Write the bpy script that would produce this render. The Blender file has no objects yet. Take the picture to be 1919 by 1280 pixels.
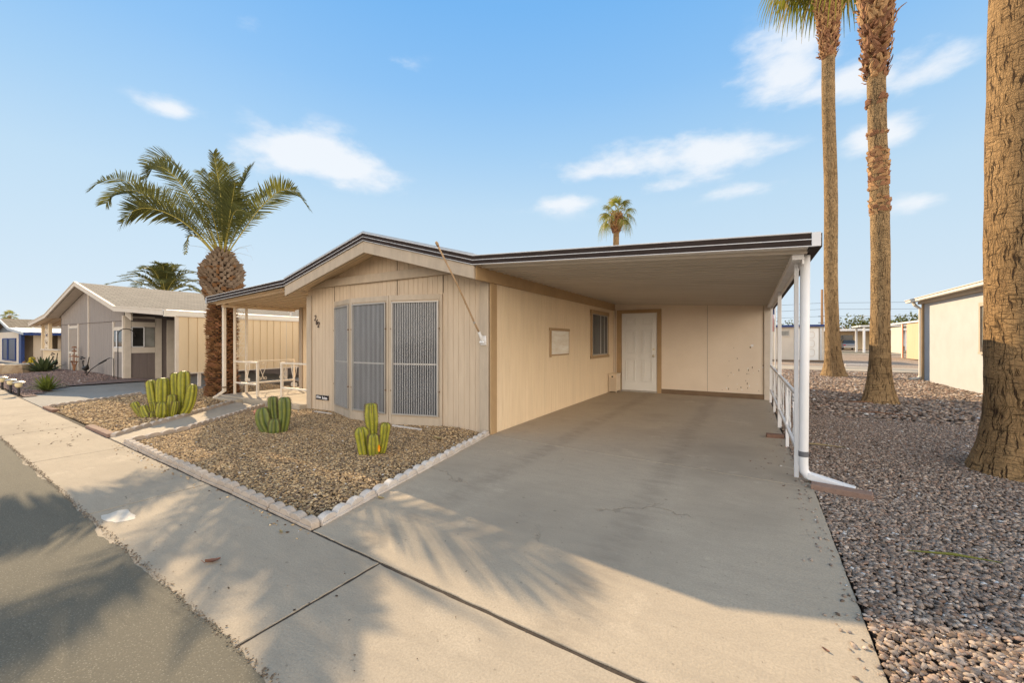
import bpy, math, random
import numpy as np
from mathutils import Vector, Matrix
R = math.radians
SC = bpy.context.scene
COL = SC.collection

# ------------------------------------------------------------------ camera
CAM_H = 1.32
cam_d = bpy.data.cameras.new('camera'); cam = bpy.data.objects.new('camera', cam_d); COL.objects.link(cam)
cam_d.sensor_width = 36; cam_d.lens = 759 / 1919 * 36; cam_d.clip_end = 5000; cam_d.clip_start = .05
cam.location = (0, 0, CAM_H); cam.rotation_euler = (R(90), 0, R(30.4)); SC.camera = cam

# ------------------------------------------------------------------ sun, exposure
SUN = Vector((-1.68, .68, 1.0)).normalized()          # towards the sun
sl = bpy.data.lights.new('sun', 'SUN'); sl.energy = 5.0; sl.angle = R(.35); sl.color = (1, .78, .50)
so = bpy.data.objects.new('sun', sl); COL.objects.link(so); so.rotation_euler = (-SUN).to_track_quat('-Z', 'Y').to_euler()
so.location = SUN * 60
SC.view_settings.view_transform = 'Standard'; SC.view_settings.look = 'None'
SC.view_settings.exposure = .62; SC.view_settings.gamma = 1
EXPO = 2 ** .62

def srgb(r, g, b):
    f = lambda c: (c / 255 / 12.92) if c <= 10 else ((c / 255 + .055) / 1.055) ** 2.4
    return (f(r), f(g), f(b), 1)

# ------------------------------------------------------------------ world
W = bpy.data.worlds.new('World'); SC.world = W; W.use_nodes = True
BACK_FILL = (3.7, 3.25, 2.7, 1)
def build_world():
    nt = W.node_tree; N = nt.nodes; L = nt.links; N.clear()
    def nd(t, **k):
        n = N.new(t)
        for a, b in k.items(): setattr(n, a, b)
        return n
    def val(s, v):
        if isinstance(v, (int, float)): s.default_value = v
        elif isinstance(v, (tuple, list, Vector)): s.default_value = tuple(v)
        else: L.new(v, s)
    def m(op, a, b=None, c=None):
        n = nd('ShaderNodeMath', operation=op); val(n.inputs[0], a)
        if b is not None: val(n.inputs[1], b)
        if c is not None: val(n.inputs[2], c)
        return n.outputs[0]
    def dot(a, b):
        n = nd('ShaderNodeVectorMath', operation='DOT_PRODUCT'); val(n.inputs[0], a); val(n.inputs[1], b); return n.outputs['Value']
    tc = nd('ShaderNodeTexCoord'); D = tc.outputs['Generated']
    sep = nd('ShaderNodeSeparateXYZ'); L.new(D, sep.inputs[0]); z = sep.outputs['Z']
    ramp = nd('ShaderNodeValToRGB'); L.new(m('MULTIPLY', m('ADD', z, .0), 1.0), ramp.inputs[0])
    stops = [(0, (228, 240, 248)), (.07, (218, 235, 248)), (.20, (206, 230, 248)), (.30, (195, 225, 248)), (.42, (168, 211, 248)), (.52, (144, 198, 248)), (.64, (122, 186, 246)), (.8, (150, 196, 242)), (1, (178, 208, 238))]
    e = ramp.color_ramp.elements
    e[0].position = 0; e[0].color = srgb(*stops[0][1]); e[1].position = 1; e[1].color = srgb(*stops[-1][1])
    for p, c in stops[1:-1]:
        x = e.new(p); x.color = srgb(*c)
    sky = nd('ShaderNodeTexSky'); sky.sky_type = 'NISHITA'; sky.sun_disc = False
    sky.sun_elevation = math.asin(SUN.z); sky.sun_rotation = math.atan2(SUN.x, SUN.y)
    sky.air_density = 1; sky.dust_density = .3; sky.ozone_density = 2
    sk = nd('ShaderNodeVectorMath', operation='SCALE'); L.new(sky.outputs[0], sk.inputs[0]); sk.inputs['Scale'].default_value = .075
    # clouds, by direction
    n1 = nd('ShaderNodeTexNoise'); n1.inputs['Scale'].default_value = 7; n1.inputs['Detail'].default_value = 7; n1.inputs['Roughness'].default_value = .58
    mp = nd('ShaderNodeMapping'); mp.inputs['Scale'].default_value = (1, 1, 2.2); L.new(D, mp.inputs[0]); L.new(mp.outputs[0], n1.inputs['Vector'])
    nz = n1.outputs['Fac']
    a0 = R(30.4); F = Vector((-math.sin(a0), math.cos(a0), 0)); Rt = Vector((math.cos(a0), math.sin(a0), 0))
    clouds = [(605, 300, 128, 48, 1.15), (500, 275, 95, 32, .75), (325, 206, 62, 20, .9), (478, 34, 62, 36, .45), (1190, 308, 190, 34, .8), (1340, 285, 120, 40, .95),
              (1065, 378, 95, 20, .7), (1480, 118, 125, 62, .88), (1610, 145, 130, 46, .85), (1735, 140, 105, 40, .74), (1665, 248, 85, 34, .9), (1710, 378, 68, 20, .8),
              (1390, 355, 75, 16, .5), (1220, 350, 90, 18, .45), (20, 400, 60, 14, .25), (745, 115, 70, 16, .25), (530, 150, 60, 16, .2),
              (-900, 200, 260, 70, .9), (2900, 100, 300, 80, .9)]
    acc = None
    for px, py, sa, sb, amp in clouds:
        c = (F + Rt * ((px - 960) / 759) + Vector((0, 0, (641 - py) / 759))).normalized()
        u = c.cross(Vector((0, 0, 1))).normalized(); w = u.cross(c).normalized()
        k = c.dot(F + Rt * ((px - 960) / 759) + Vector((0, 0, (641 - py) / 759)))
        dc = dot(D, tuple(c))
        a = m('DIVIDE', dot(D, tuple(u)), m('MULTIPLY', dc, sa / 759 / k / math.sqrt(1 + ((px - 960) / 759) ** 2) * 1.0))
        b = m('DIVIDE', dot(D, tuple(w)), m('MULTIPLY', dc, sb / 759 / k))
        r2 = m('ADD', m('MULTIPLY', a, a), m('MULTIPLY', b, b))
        g = m('MULTIPLY', m('MULTIPLY', m('EXPONENT', m('MULTIPLY', r2, -1.0)), amp), m('GREATER_THAN', dc, .2))
        acc = g if acc is None else m('MAXIMUM', acc, g)
    v = m('ADD', m('MULTIPLY', acc, 1.05), m('MULTIPLY', m('SUBTRACT', nz, .5), 2.2))
    sm = nd('ShaderNodeMapRange', interpolation_type='SMOOTHSTEP'); L.new(v, sm.inputs[0])
    sm.inputs[1].default_value = .24; sm.inputs[2].default_value = 1.0; sm.inputs[3].default_value = 0; sm.inputs[4].default_value = .88
    msk = m('MULTIPLY', sm.outputs[0], m('MINIMUM', m('MULTIPLY', acc, 4), 1))
    mix1 = nd('ShaderNodeMix', data_type='RGBA'); mix1.inputs['Factor'].default_value = .95
    L.new(sk.outputs[0], mix1.inputs['A']); L.new(ramp.outputs[0], mix1.inputs['B'])
    mix2 = nd('ShaderNodeMix', data_type='RGBA'); L.new(msk, mix2.inputs['Factor']); L.new(mix1.outputs['Result'], mix2.inputs['A'])
    mix2.inputs['B'].default_value = (.93, .96, 1.0, 1)
    # unseen warm glow added behind and right of the camera to fill the shade
    back = nd('ShaderNodeMapRange', interpolation_type='SMOOTHSTEP'); L.new(dot(D, (.80, -.60, .0)), back.inputs[0])
    back.inputs[1].default_value = .05; back.inputs[2].default_value = .55; back.inputs[3].default_value = 0; back.inputs[4].default_value = 1
    low = nd('ShaderNodeMapRange', interpolation_type='SMOOTHSTEP'); L.new(z, low.inputs[0])
    low.inputs[1].default_value = .24; low.inputs[2].default_value = .78; low.inputs[3].default_value = 1; low.inputs[4].default_value = .04
    mix3 = nd('ShaderNodeMix', data_type='RGBA'); L.new(m('MULTIPLY', back.outputs[0], low.outputs[0]), mix3.inputs['Factor']); L.new(mix2.outputs['Result'], mix3.inputs['A']); mix3.inputs['B'].default_value = BACK_FILL
    mix2 = mix3
    bg = nd('ShaderNodeBackground'); L.new(mix2.outputs['Result'], bg.inputs[0]); bg.inputs[1].default_value = 1 / EXPO
    out = nd('ShaderNodeOutputWorld'); L.new(bg.outputs[0], out.inputs[0])
build_world()

# ------------------------------------------------------------------ materials
def mat_base(name):
    m = bpy.data.materials.new(name); m.use_nodes = True
    nt = m.node_tree; b = nt.nodes['Principled BSDF']
    return m, nt, b
def noise(nt, vec, scale, detail=5, rough=.55, stretch=None, w=0):
    if stretch:
        mp = nt.nodes.new('ShaderNodeMapping'); mp.inputs['Scale'].default_value = stretch
        mp.inputs['Location'].default_value = (w * 7.1, w * 3.3, w * 1.7)
        nt.links.new(vec, mp.inputs[0]); vec = mp.outputs[0]
    n = nt.nodes.new('ShaderNodeTexNoise'); n.inputs['Scale'].default_value = scale; n.inputs['Detail'].default_value = detail
    n.inputs['Roughness'].default_value = rough; nt.links.new(vec, n.inputs['Vector']); return n.outputs['Fac']
def ramp(nt, fac, a, b, c0=(0, 0, 0, 1), c1=(1, 1, 1, 1)):
    r = nt.nodes.new('ShaderNodeValToRGB'); r.color_ramp.elements[0].position = a; r.color_ramp.elements[1].position = b
    r.color_ramp.elements[0].color = c0; r.color_ramp.elements[1].color = c1; nt.links.new(fac, r.inputs[0]); return r.outputs[0]
def mixc(nt, fac, a, b, mode='MIX'):
    n = nt.nodes.new('ShaderNodeMix'); n.data_type = 'RGBA'; n.blend_type = mode
    for s, v in ((n.inputs['Factor'], fac), (n.inputs['A'], a), (n.inputs['B'], b)):
        if isinstance(v, (int, float)): s.default_value = v
        elif isinstance(v, tuple): s.default_value = v if len(v) == 4 else v + (1,)
        else: nt.links.new(v, s)
    return n.outputs['Result']
def math_(nt, op, a, b=0.0, clamp=False):
    n = nt.nodes.new('ShaderNodeMath'); n.operation = op; n.use_clamp = clamp
    for s, v in ((n.inputs[0], a), (n.inputs[1], b)):
        if isinstance(v, (int, float)): s.default_value = v
        else: nt.links.new(v, s)
    return n.outputs[0]
def bump(nt, b, h, dist, strength=1.0):
    n = nt.nodes.new('ShaderNodeBump'); n.inputs['Distance'].default_value = dist; n.inputs['Strength'].default_value = strength
    nt.links.new(h, n.inputs['Height']); nt.links.new(n.outputs[0], b.inputs['Normal'])
def coord(nt, kind='Object'):
    t = nt.nodes.new('ShaderNodeTexCoord'); return t.outputs[kind]

def pmat(name, c1, c2=None, scale=3, rough=.75, bs=0, bscale=60, stretch=(1, 1, 1), spec=.3, metal=0, dirt=0, speck=0, rnd=0, detail=6):
    m, nt, b = mat_base(name); o = coord(nt)
    if c2 is None: c2 = tuple(x * .86 for x in c1)
    f = noise(nt, o, scale, detail, .6, stretch)
    c = mixc(nt, ramp(nt, f, .32, .68), c1 + (1,), c2 + (1,))
    if dirt:
        f2 = noise(nt, o, scale * .33, 4, .6, stretch, 3)
        c = mixc(nt, math_(nt, 'MULTIPLY', ramp(nt, f2, .5, .75), dirt), c, tuple(x * .62 for x in c1) + (1,))
    if speck:
        f3 = noise(nt, o, 90, 2, .5)
        c = mixc(nt, math_(nt, 'MULTIPLY', ramp(nt, f3, .62, .7), speck), c, tuple(x * .4 for x in c1) + (1,))
    if rnd:
        oi = nt.nodes.new('ShaderNodeObjectInfo'); hs = nt.nodes.new('ShaderNodeHueSaturation')
        nt.links.new(math_(nt, 'ADD', math_(nt, 'MULTIPLY', oi.outputs['Random'], rnd), 1 - rnd / 2), hs.inputs['Value']); nt.links.new(c, hs.inputs['Color']); c = hs.outputs[0]
    nt.links.new(c, b.inputs['Base Color'])
    b.inputs['Roughness'].default_value = rough; b.inputs['Metallic'].default_value = metal; b.inputs['Specular IOR Level'].default_value = spec
    if bs:
        f4 = noise(nt, o, bscale, 4, .65, stretch); bump(nt, b, f4, bs)
    return m

def concrete(name, c1, c2, c3, cracks=.6, grit=.0025, fine=95, tracks=()):
    m, nt, b = mat_base(name); o = coord(nt)
    f = noise(nt, o, 1.1, 9, .62); f2 = noise(nt, o, 5, 7, .68, (.8, 2.6, 1)); f3 = noise(nt, o, fine, 3, .7); f5 = noise(nt, o, .55, 4, .6, (1, 1, 1), 5)
    c = mixc(nt, ramp(nt, f, .3, .72), c1 + (1,), c2 + (1,))
    c = mixc(nt, math_(nt, 'MULTIPLY', ramp(nt, f2, .45, .75), .6), c, c3 + (1,))
    c = mixc(nt, math_(nt, 'MULTIPLY', ramp(nt, f5, .50, .70), .5), c, tuple(x * .7 for x in c3) + (1,))
    f6 = noise(nt, o, 2.2, 8, .7, (1, 1, 1), 6); c = mixc(nt, math_(nt, 'MULTIPLY', ramp(nt, f6, .60, .66), .35), c, tuple(min(1, x * 1.22) for x in c1) + (1,))
    dv = nt.nodes.new('ShaderNodeTexVoronoi'); dv.inputs['Scale'].default_value = 2.6; nt.links.new(o, dv.inputs['Vector'])
    c = mixc(nt, math_(nt, 'MULTIPLY', ramp(nt, math_(nt, 'ADD', dv.outputs['Distance'], math_(nt, 'MULTIPLY', f3, .06)), .045, .075, (1, 1, 1, 1), (0, 0, 0, 1)), .65), c, tuple(x * .35 for x in c3) + (1,))
    c = mixc(nt, math_(nt, 'MULTIPLY', ramp(nt, f3, .35, .65), .6), c, tuple(x * .66 for x in c1) + (1,))
    sp = noise(nt, o, 34, 2, .5, (1, 1, 1), 9)
    c = mixc(nt, math_(nt, 'MULTIPLY', ramp(nt, sp, .70, .76), .5), c, tuple(x * .35 for x in c1) + (1,))
    sx = nt.nodes.new('ShaderNodeSeparateXYZ'); nt.links.new(o, sx.inputs[0])
    for xc, hw in tracks:        # worn tyre tracks
        d_ = math_(nt, 'ABSOLUTE', math_(nt, 'SUBTRACT', math_(nt, 'ADD', sx.outputs['X'], math_(nt, 'MULTIPLY', f, .22)), xc + .11))
        c = mixc(nt, math_(nt, 'MULTIPLY', math_(nt, 'MULTIPLY', ramp(nt, d_, hw * .3, hw, (1, 1, 1, 1), (0, 0, 0, 1)), ramp(nt, f2, .3, .6)), .34), c, tuple(x * .6 for x in c3) + (1,))
    h = f3
    if cracks:
        nt_d = noise(nt, o, 2.5, 5, .6)
        vm = nt.nodes.new('ShaderNodeVectorMath'); vm.operation = 'ADD'; nt.links.new(o, vm.inputs[0])
        cb = nt.nodes.new('ShaderNodeCombineXYZ'); nt.links.new(nt_d, cb.inputs[0]); nt.links.new(f, cb.inputs[1]); nt.links.new(cb.outputs[0], vm.inputs[1])
        v = nt.nodes.new('ShaderNodeTexVoronoi'); v.feature = 'DISTANCE_TO_EDGE'; v.inputs['Scale'].default_value = .45; nt.links.new(vm.outputs[0], v.inputs['Vector'])
        cr = ramp(nt, v.outputs['Distance'], .0, .0022, (1, 1, 1, 1), (0, 0, 0, 1))
        cr = math_(nt, 'MULTIPLY', cr, ramp(nt, noise(nt, o, 1.3, 2, .5, (1, 1, 1), 2), .55, .6))
        c = mixc(nt, math_(nt, 'MULTIPLY', cr, cracks), c, tuple(x * .25 for x in c1) + (1,))
        h = math_(nt, 'SUBTRACT', f3, math_(nt, 'MULTIPLY', cr, 2.0))
    nt.links.new(c, b.inputs['Base Color']); b.inputs['Roughness'].default_value = .9; b.inputs['Specular IOR Level'].default_value = .15
    bump(nt, b, math_(nt, 'ADD', h, math_(nt, 'MULTIPLY', f2, 1.5)), grit)
    return m

M = {}
def init_mats():
    M['concrete'] = concrete('concrete', (.46, .385, .295), (.40, .33, .25), (.32, .27, .21))
    M['drive'] = concrete('driveway_concrete', (.50, .415, .315), (.44, .365, .275), (.36, .30, .235), .22, tracks=((-2.15, .17), (-.75, .17)))
    M['walk'] = concrete('walk_concrete', (.50, .43, .34), (.46, .38, .29), (.38, .32, .26), .3)
    M['ndrive'] = concrete('grey_drive_concrete', (.36, .33, .29), (.32, .29, .26), (.25, .235, .21), .3)
    M['dark_joint'] = pmat('joint_dirt', (.045, .034, .026), (.08, .06, .045), 30, .95, .004, 80)
    # asphalt
    m, nt, b = mat_base('asphalt'); o = coord(nt)
    f = noise(nt, o, 1.2, 6, .6, (1, 2, 1)); g = noise(nt, o, 210, 2, .6); v = nt.nodes.new('ShaderNodeTexVoronoi'); v.inputs['Scale'].default_value = 85; nt.links.new(o, v.inputs['Vector'])
    c = mixc(nt, ramp(nt, f, .3, .7), (.145, .130, .100, 1), (.175, .155, .118, 1))
    c = mixc(nt, math_(nt, 'MULTIPLY', ramp(nt, g, .3, .7), .55), c, (.09, .08, .06, 1))
    c = mixc(nt, math_(nt, 'MULTIPLY', ramp(nt, v.outputs['Distance'], .05, .3, (1, 1, 1, 1), (0, 0, 0, 1)), .65), c, (.36, .32, .25, 1))
    sc = noise(nt, o, 3.0, 7, .7, (1, 5, 1), 4); c = mixc(nt, math_(nt, 'MULTIPLY', ramp(nt, sc, .60, .72), .35), c, (.07, .06, .05, 1))
    nt.links.new(c, b.inputs['Base Color']); b.inputs['Roughness'].default_value = .92; b.inputs['Specular IOR Level'].default_value = .2
    bump(nt, b, math_(nt, 'ADD', v.outputs['Distance'], g), .0016); M['asphalt'] = m
    # ground / gravel bases
    def gravel_base(name, cs, vs=26):
        m, nt, b = mat_base(name); o = coord(nt)
        v = nt.nodes.new('ShaderNodeTexVoronoi'); v.inputs['Scale'].default_value = vs; nt.links.new(o, v.inputs['Vector'])
        r = nt.nodes.new('ShaderNodeValToRGB'); nt.links.new(v.outputs['Color'], r.inputs[0])
        el = r.color_ramp.elements; el[0].position = .1; el[0].color = cs[0] + (1,); el[1].position = .9; el[1].color = cs[-1] + (1,)
        for i, c in enumerate(cs[1:-1]): x = el.new(.1 + .8 * (i + 1) / (len(cs) - 1)); x.color = c + (1,)
        c = mixc(nt, math_(nt, 'MULTIPLY', ramp(nt, v.outputs['Distance'], .45, .8), .6), r.outputs[0], tuple(x * .35 for x in cs[0]) + (1,))
        c = mixc(nt, math_(nt, 'MULTIPLY', ramp(nt, noise(nt, o, .8, 4), .45, .7), .35), c, tuple(x * .75 for x in cs[1]) + (1,))
        nt.links.new(c, b.inputs['Base Color']); b.inputs['Roughness'].default_value = .95; b.inputs['Specular IOR Level'].default_value = .1
        bump(nt, b, math_(nt, 'MULTIPLY', v.outputs['Distance'], -1.0), .02); return m
    M['ground'] = gravel_base('ground_gravel', [(.30, .23, .18), (.38, .29, .22), (.46, .36, .28), (.27, .205, .165)], 22)
    M['gbase_tan'] = gravel_base('garden_dirt', [(.13, .09, .055), (.17, .12, .075), (.10, .07, .045)], 60)
    M['gbase_purple'] = gravel_base('neighbour_gravel', [(.27, .19, .165), (.34, .245, .205), (.20, .145, .13), (.30, .21, .185)], 34)
    M['gbase_right'] = gravel_base('yard_dirt', [(.15, .11, .085), (.19, .14, .11), (.11, .08, .065)], 40)
    # stones with a colour of their own per stone
    for nm, bsz in (('stone_tan', .002), ('stone_right', .004)):
        m, nt, b = mat_base(nm); a = nt.nodes.new('ShaderNodeAttribute'); a.attribute_name = 'tint'
        o = coord(nt); f = noise(nt, o, 60, 4, .7)
        c = mixc(nt, math_(nt, 'MULTIPLY', ramp(nt, f, .35, .7), .35), a.outputs['Color'], (.16, .12, .095, 1))
        nt.links.new(c, b.inputs['Base Color']); b.inputs['Roughness'].default_value = .88; b.inputs['Specular IOR Level'].default_value = .2
        bump(nt, b, f, bsz); M[nm] = m
    # painted woods
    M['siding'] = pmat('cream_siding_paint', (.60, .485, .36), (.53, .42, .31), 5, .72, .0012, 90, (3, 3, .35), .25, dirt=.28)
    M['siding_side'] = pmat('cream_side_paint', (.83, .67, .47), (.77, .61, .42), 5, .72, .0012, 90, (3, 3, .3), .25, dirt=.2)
    M['stucco_pink'] = pmat('smooth_cream_board', (.78, .665, .54), (.74, .625, .50), 2.2, .7, .001, 120, (1, 1, 1), .25, dirt=.15, speck=.12)
    M['taupe'] = pmat('taupe_trim_paint', (.50, .415, .32), (.43, .355, .275), 6, .7, .0012, 70, (2, 2, .6), .25, dirt=.4)
    M['brown_trim'] = pmat('tan_brown_trim_paint', (.45, .305, .165), (.39, .26, .14), 5, .65, .001, 80, (1, 1, 1), .3, dirt=.3)
    M['dark_board'] = pmat('dark_brown_baseboard', (.20, .135, .085), (.16, .11, .07), 6, .8, .001, 60)
    M['brown_metal'] = pmat('dark_brown_fascia_metal', (.030, .021, .018), (.042, .030, .026), 8, .7, 0, 40, (1, 1, 1), .15, dirt=.2)
    M['white_metal'] = pmat('white_trim_metal', (.72, .72, .74), (.66, .66, .68), 6, .4, 0, 40, (1, 1, 1), .5)
    M['white_paint'] = pmat('white_post_paint', (.80, .79, .80), (.72, .71, .70), 5, .5, .0006, 50, (1, 1, .5), .4, dirt=.25)
    M['cream_metal'] = pmat('cream_pan_metal', (.74, .60, .44), (.68, .55, .40), 2.5, .5, 0, 40, (.6, 2, 1), .35, dirt=.2)
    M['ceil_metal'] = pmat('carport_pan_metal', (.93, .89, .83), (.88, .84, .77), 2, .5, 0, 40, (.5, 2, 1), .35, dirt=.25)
    M['ceil_rib_shade'] = pmat('carport_pan_rib_shade', (.56, .50, .43), (.50, .44, .37), 2, .5, 0, 40, (.5, 2, 1), .35, dirt=.3)  # darker rib faces: the shade lines of the ribs put into the colour
    M['gal'] = pmat('galvanized_edge', (.50, .52, .55), (.42, .44, .47), 9, .4, 0, 40, (1, 1, 1), .5, .5)
    M['roof_white'] = pmat('white_roof_coating', (.78, .77, .76), (.66, .65, .63), 3, .6, .002, 30, (1, 1, 1), .3, dirt=.3)
    M['door_white'] = pmat('white_door_paint', (.80, .79, .76), (.77, .755, .72), 2.5, .45, 0, 50, (1, 1, 1), .4, dirt=.15)
    M['brass'] = pmat('satin_nickel', (.62, .55, .42), (.55, .48, .36), 20, .28, 0, 40, (1, 1, 1), .5, 1)
    M['alum'] = pmat('brushed_aluminium', (.47, .44, .40), (.40, .37, .34), 12, .45, 0, 40, (1, 1, .3), .5, .55)
    M['slat'] = pmat('white_screen_rib', (.55, .55, .555), (.46, .46, .465), 12, .4, 0, 40, (1, 1, .2), .5, dirt=.3)
    M['plywood'] = pmat('bare_plywood', (.88, .84, .76), (.74, .66, .54), 3, .8, .002, 30, (1, 1, 6), .2, dirt=.3)
    M['black'] = pmat('black_metal_paint', (.022, .02, .02), (.03, .026, .024), 10, .5)
    M['sign_black'] = pmat('black_sign_face', (.012, .012, .018), (.02, .02, .028), 10, .35)
    M['letter_white'] = pmat('white_lettering', (.82, .80, .80), (.78, .76, .76), 20, .5)
    M['numeral'] = pmat('dark_iron_numeral', (.045, .025, .022), (.06, .035, .03), 20, .5)
    M['wood_pole'] = pmat('weathered_wood_pole', (.42, .28, .16), (.32, .21, .12), 8, .7, .001, 60, (2, 2, .3))
    M['iron_white'] = pmat('cream_wrought_iron', (.74, .66, .55), (.66, .58, .48), 14, .5, 0, 40, (1, 1, 1), .4, dirt=.3)
    M['edger'] = pmat('painted_concrete_edging', (.52, .44, .365), (.42, .345, .28), 12, .85, .002, 60, (1, 1, 1), .2, dirt=.5, rnd=.18, speck=.3)
    M['edger_white'] = pmat('white_concrete_edging', (.66, .61, .56), (.54, .47, .41), 12, .8, .002, 60, (1, 1, 1), .2, dirt=.35, rnd=.1, speck=.3)
    M['paver'] = pmat('brown_splash_block', (.29, .19, .145), (.24, .155, .12), 14, .9, .003, 70, speck=.4)
    M['red_brick'] = pmat('red_brick', (.30, .09, .06), (.24, .07, .05), 18, .9, .003, 70)
    M['brown_brick'] = pmat('brown_brick', (.23, .13, .095), (.17, .10, .07), 18, .9, .003, 70)
    M['paint_patch'] = pmat('white_painted_patch', (.62, .57, .50), (.50, .45, .38), 22, .8, .001, 90, speck=.3, dirt=.4)
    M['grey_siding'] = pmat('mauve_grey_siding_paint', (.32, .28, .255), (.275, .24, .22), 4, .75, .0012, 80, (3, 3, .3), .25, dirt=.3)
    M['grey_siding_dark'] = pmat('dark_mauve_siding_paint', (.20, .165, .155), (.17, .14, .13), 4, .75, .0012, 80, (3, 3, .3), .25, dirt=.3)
    M['pale_trim'] = pmat('pale_trim_paint', (.66, .585, .50), (.60, .53, .45), 5, .7, 0, 60, (1, 1, 1), .3, dirt=.2)
    M['cream_panel'] = pmat('cream_skirt_metal', (.70, .56, .37), (.65, .52, .34), 3, .55, 0, 40, (2, 2, .3), .35, dirt=.15)
    M['taupe_screen'] = pmat('taupe_window_screen', (.34, .285, .24), (.30, .25, .21), 3, .7)
    M['blue_paint'] = pmat('blue_trim_paint', (.02, .055, .20), (.025, .045, .15), 6, .5)
    M['navy_screen'] = pmat('navy_window_screen', (.03, .05, .10), (.02, .035, .08), 14, .35)
    M['slate_siding'] = pmat('slate_blue_siding', (.15, .17, .20), (.12, .14, .17), 5, .7, 0, 60, (3, 3, .3))
    M['beige_wall'] = pmat('beige_painted_wall', (.52, .42, .31), (.48, .385, .28), 3, .75, .001, 60, dirt=.15)
    M['offwhite_stucco'] = pmat('offwhite_stucco', (.50, .495, .49), (.46, .455, .45), 2, .9, .006, 70, (1, 1, 1), .15, dirt=.12)
    M['tan_panel'] = pmat('tan_shed_panel', (.62, .45, .29), (.55, .40, .26), 2, .7, 0, 60, (2, 2, .3))
    M['shed_white'] = pmat('pale_shed_wall', (.60, .54, .46), (.55, .49, .42), 2, .7, .001, 60, dirt=.2)
    M['gutter_white'] = pmat('cream_gutter_metal', (.74, .70, .62), (.68, .64, .56), 4, .45)
    # shingles
    def shingle(name, c1, c2, c3):
        m, nt, b = mat_base(name); o = coord(nt); s = nt.nodes.new('ShaderNodeSeparateXYZ'); nt.links.new(o, s.inputs[0])
        cb = nt.nodes.new('ShaderNodeCombineXYZ'); nt.links.new(s.outputs['Y'], cb.inputs[0]); nt.links.new(s.outputs['X'], cb.inputs[1])
        br = nt.nodes.new('ShaderNodeTexBrick'); nt.links.new(cb.outputs[0], br.inputs['Vector']); br.inputs['Scale'].default_value = 1
        br.inputs['Brick Width'].default_value = .32; br.inputs['Row Height'].default_value = .14; br.inputs['Mortar Size'].default_value = .012; br.inputs['Bias'].default_value = 0
        br.inputs['Color1'].default_value = c1 + (1,); br.inputs['Color2'].default_value = c2 + (1,); br.inputs['Mortar'].default_value = c3 + (1,)
        c = mixc(nt, math_(nt, 'MULTIPLY', noise(nt, o, 60, 3, .7), .5), br.outputs['Color'], c3 + (1,))
        c = mixc(nt, math_(nt, 'MULTIPLY', ramp(nt, noise(nt, o, 5, 4, .6, (1, .4, 1)), .45, .65), .5), c, c2 + (1,))
        nt.links.new(c, b.inputs['Base Color']); b.inputs['Roughness'].default_value = .95; b.inputs['Specular IOR Level'].default_value = .1
        bump(nt, b, br.outputs['Fac'], -.01); return m
    M['shingle'] = shingle('tan_shingles', (.36, .315, .255), (.27, .235, .195), (.12, .10, .085))
    M['shingle2'] = shingle('old_brown_shingles', (.33, .27, .20), (.20, .16, .12), (.08, .065, .05))
    # glass
    def glass(name, col, rough=.06):
        m, nt, b = mat_base(name); o = coord(nt)
        c = mixc(nt, ramp(nt, noise(nt, o, 2.2, 3, .5), .35, .7), col + (1,), tuple(x * .5 for x in col) + (1,))
        nt.links.new(c, b.inputs['Base Color']); b.inputs['Roughness'].default_value = rough; b.inputs['Specular IOR Level'].default_value = .5
        return m
    M['glass_dark'] = glass('dark_window_glass', (.035, .035, .035))
    M['glass_bay'] = glass('tinted_bay_glass', (.045, .045, .052), .10)
    M['glass_pale'] = glass('curtained_window_glass', (.30, .30, .28), .1)
    # foliage (leaf with light coming through)
    def leaf(name, c1, c2, scale=3, tr=.35, rough=.5):
        m, nt, b = mat_base(name); o = coord(nt); f = noise(nt, o, scale, 4)
        c = mixc(nt, ramp(nt, f, .35, .65), c1 + (1,), c2 + (1,)); nt.links.new(c, b.inputs['Base Color']); b.inputs['Roughness'].default_value = rough
        b.inputs['Specular IOR Level'].default_value = .18
        t = nt.nodes.new('ShaderNodeBsdfTranslucent'); nt.links.new(mixc(nt, 1.0, c, (1.0, 1.0, .55, 1), 'MULTIPLY'), t.inputs[0])
        mx = nt.nodes.new('ShaderNodeMixShader'); mx.inputs[0].default_value = tr; nt.links.new(b.outputs[0], mx.inputs[1]); nt.links.new(t.outputs[0], mx.inputs[2])
        nt.links.new(mx.outputs[0], nt.nodes['Material Output'].inputs['Surface']); return m
    M['palm_leaf'] = leaf('date_palm_leaflets', (.155, .15, .045), (.085, .092, .04), 2.5, .4, .8)
    M['rachis'] = pmat('yellow_green_leaf_stalk', (.42, .34, .07), (.30, .26, .06), 4, .5)
    M['fan_leaf'] = leaf('fan_palm_leaves', (.18, .20, .04), (.28, .27, .08), 1.6, .4)
    M['fan_dry'] = leaf('dry_fan_leaves', (.45, .36, .20), (.36, .27, .14), 2, .3)
    M['agave'] = leaf('agave_leaves', (.10, .125, .05), (.06, .08, .045), 5, .15)
    M['yellow_agave'] = leaf('yellow_striped_leaves', (.24, .27, .05), (.07, .09, .03), 6, .3)
    M['tree_leaf'] = leaf('distant_tree_leaves', (.09, .105, .035), (.14, .14, .04), .5, .25)
    # cactus
    m, nt, b = mat_base('cactus_skin'); a = nt.nodes.new('ShaderNodeAttribute'); a.attribute_name = 'crest'; o = coord(nt)
    f = noise(nt, o, 14, 4, .6); c = mixc(nt, ramp(nt, f, .35, .7), (.36, .335, .018, 1), (.21, .215, .018, 1))
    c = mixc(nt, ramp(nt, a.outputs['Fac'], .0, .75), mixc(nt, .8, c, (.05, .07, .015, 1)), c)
    c = mixc(nt, math_(nt, 'MULTIPLY', ramp(nt, a.outputs['Fac'], .95, 1.0), .18), c, (.50, .45, .17, 1))
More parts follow.
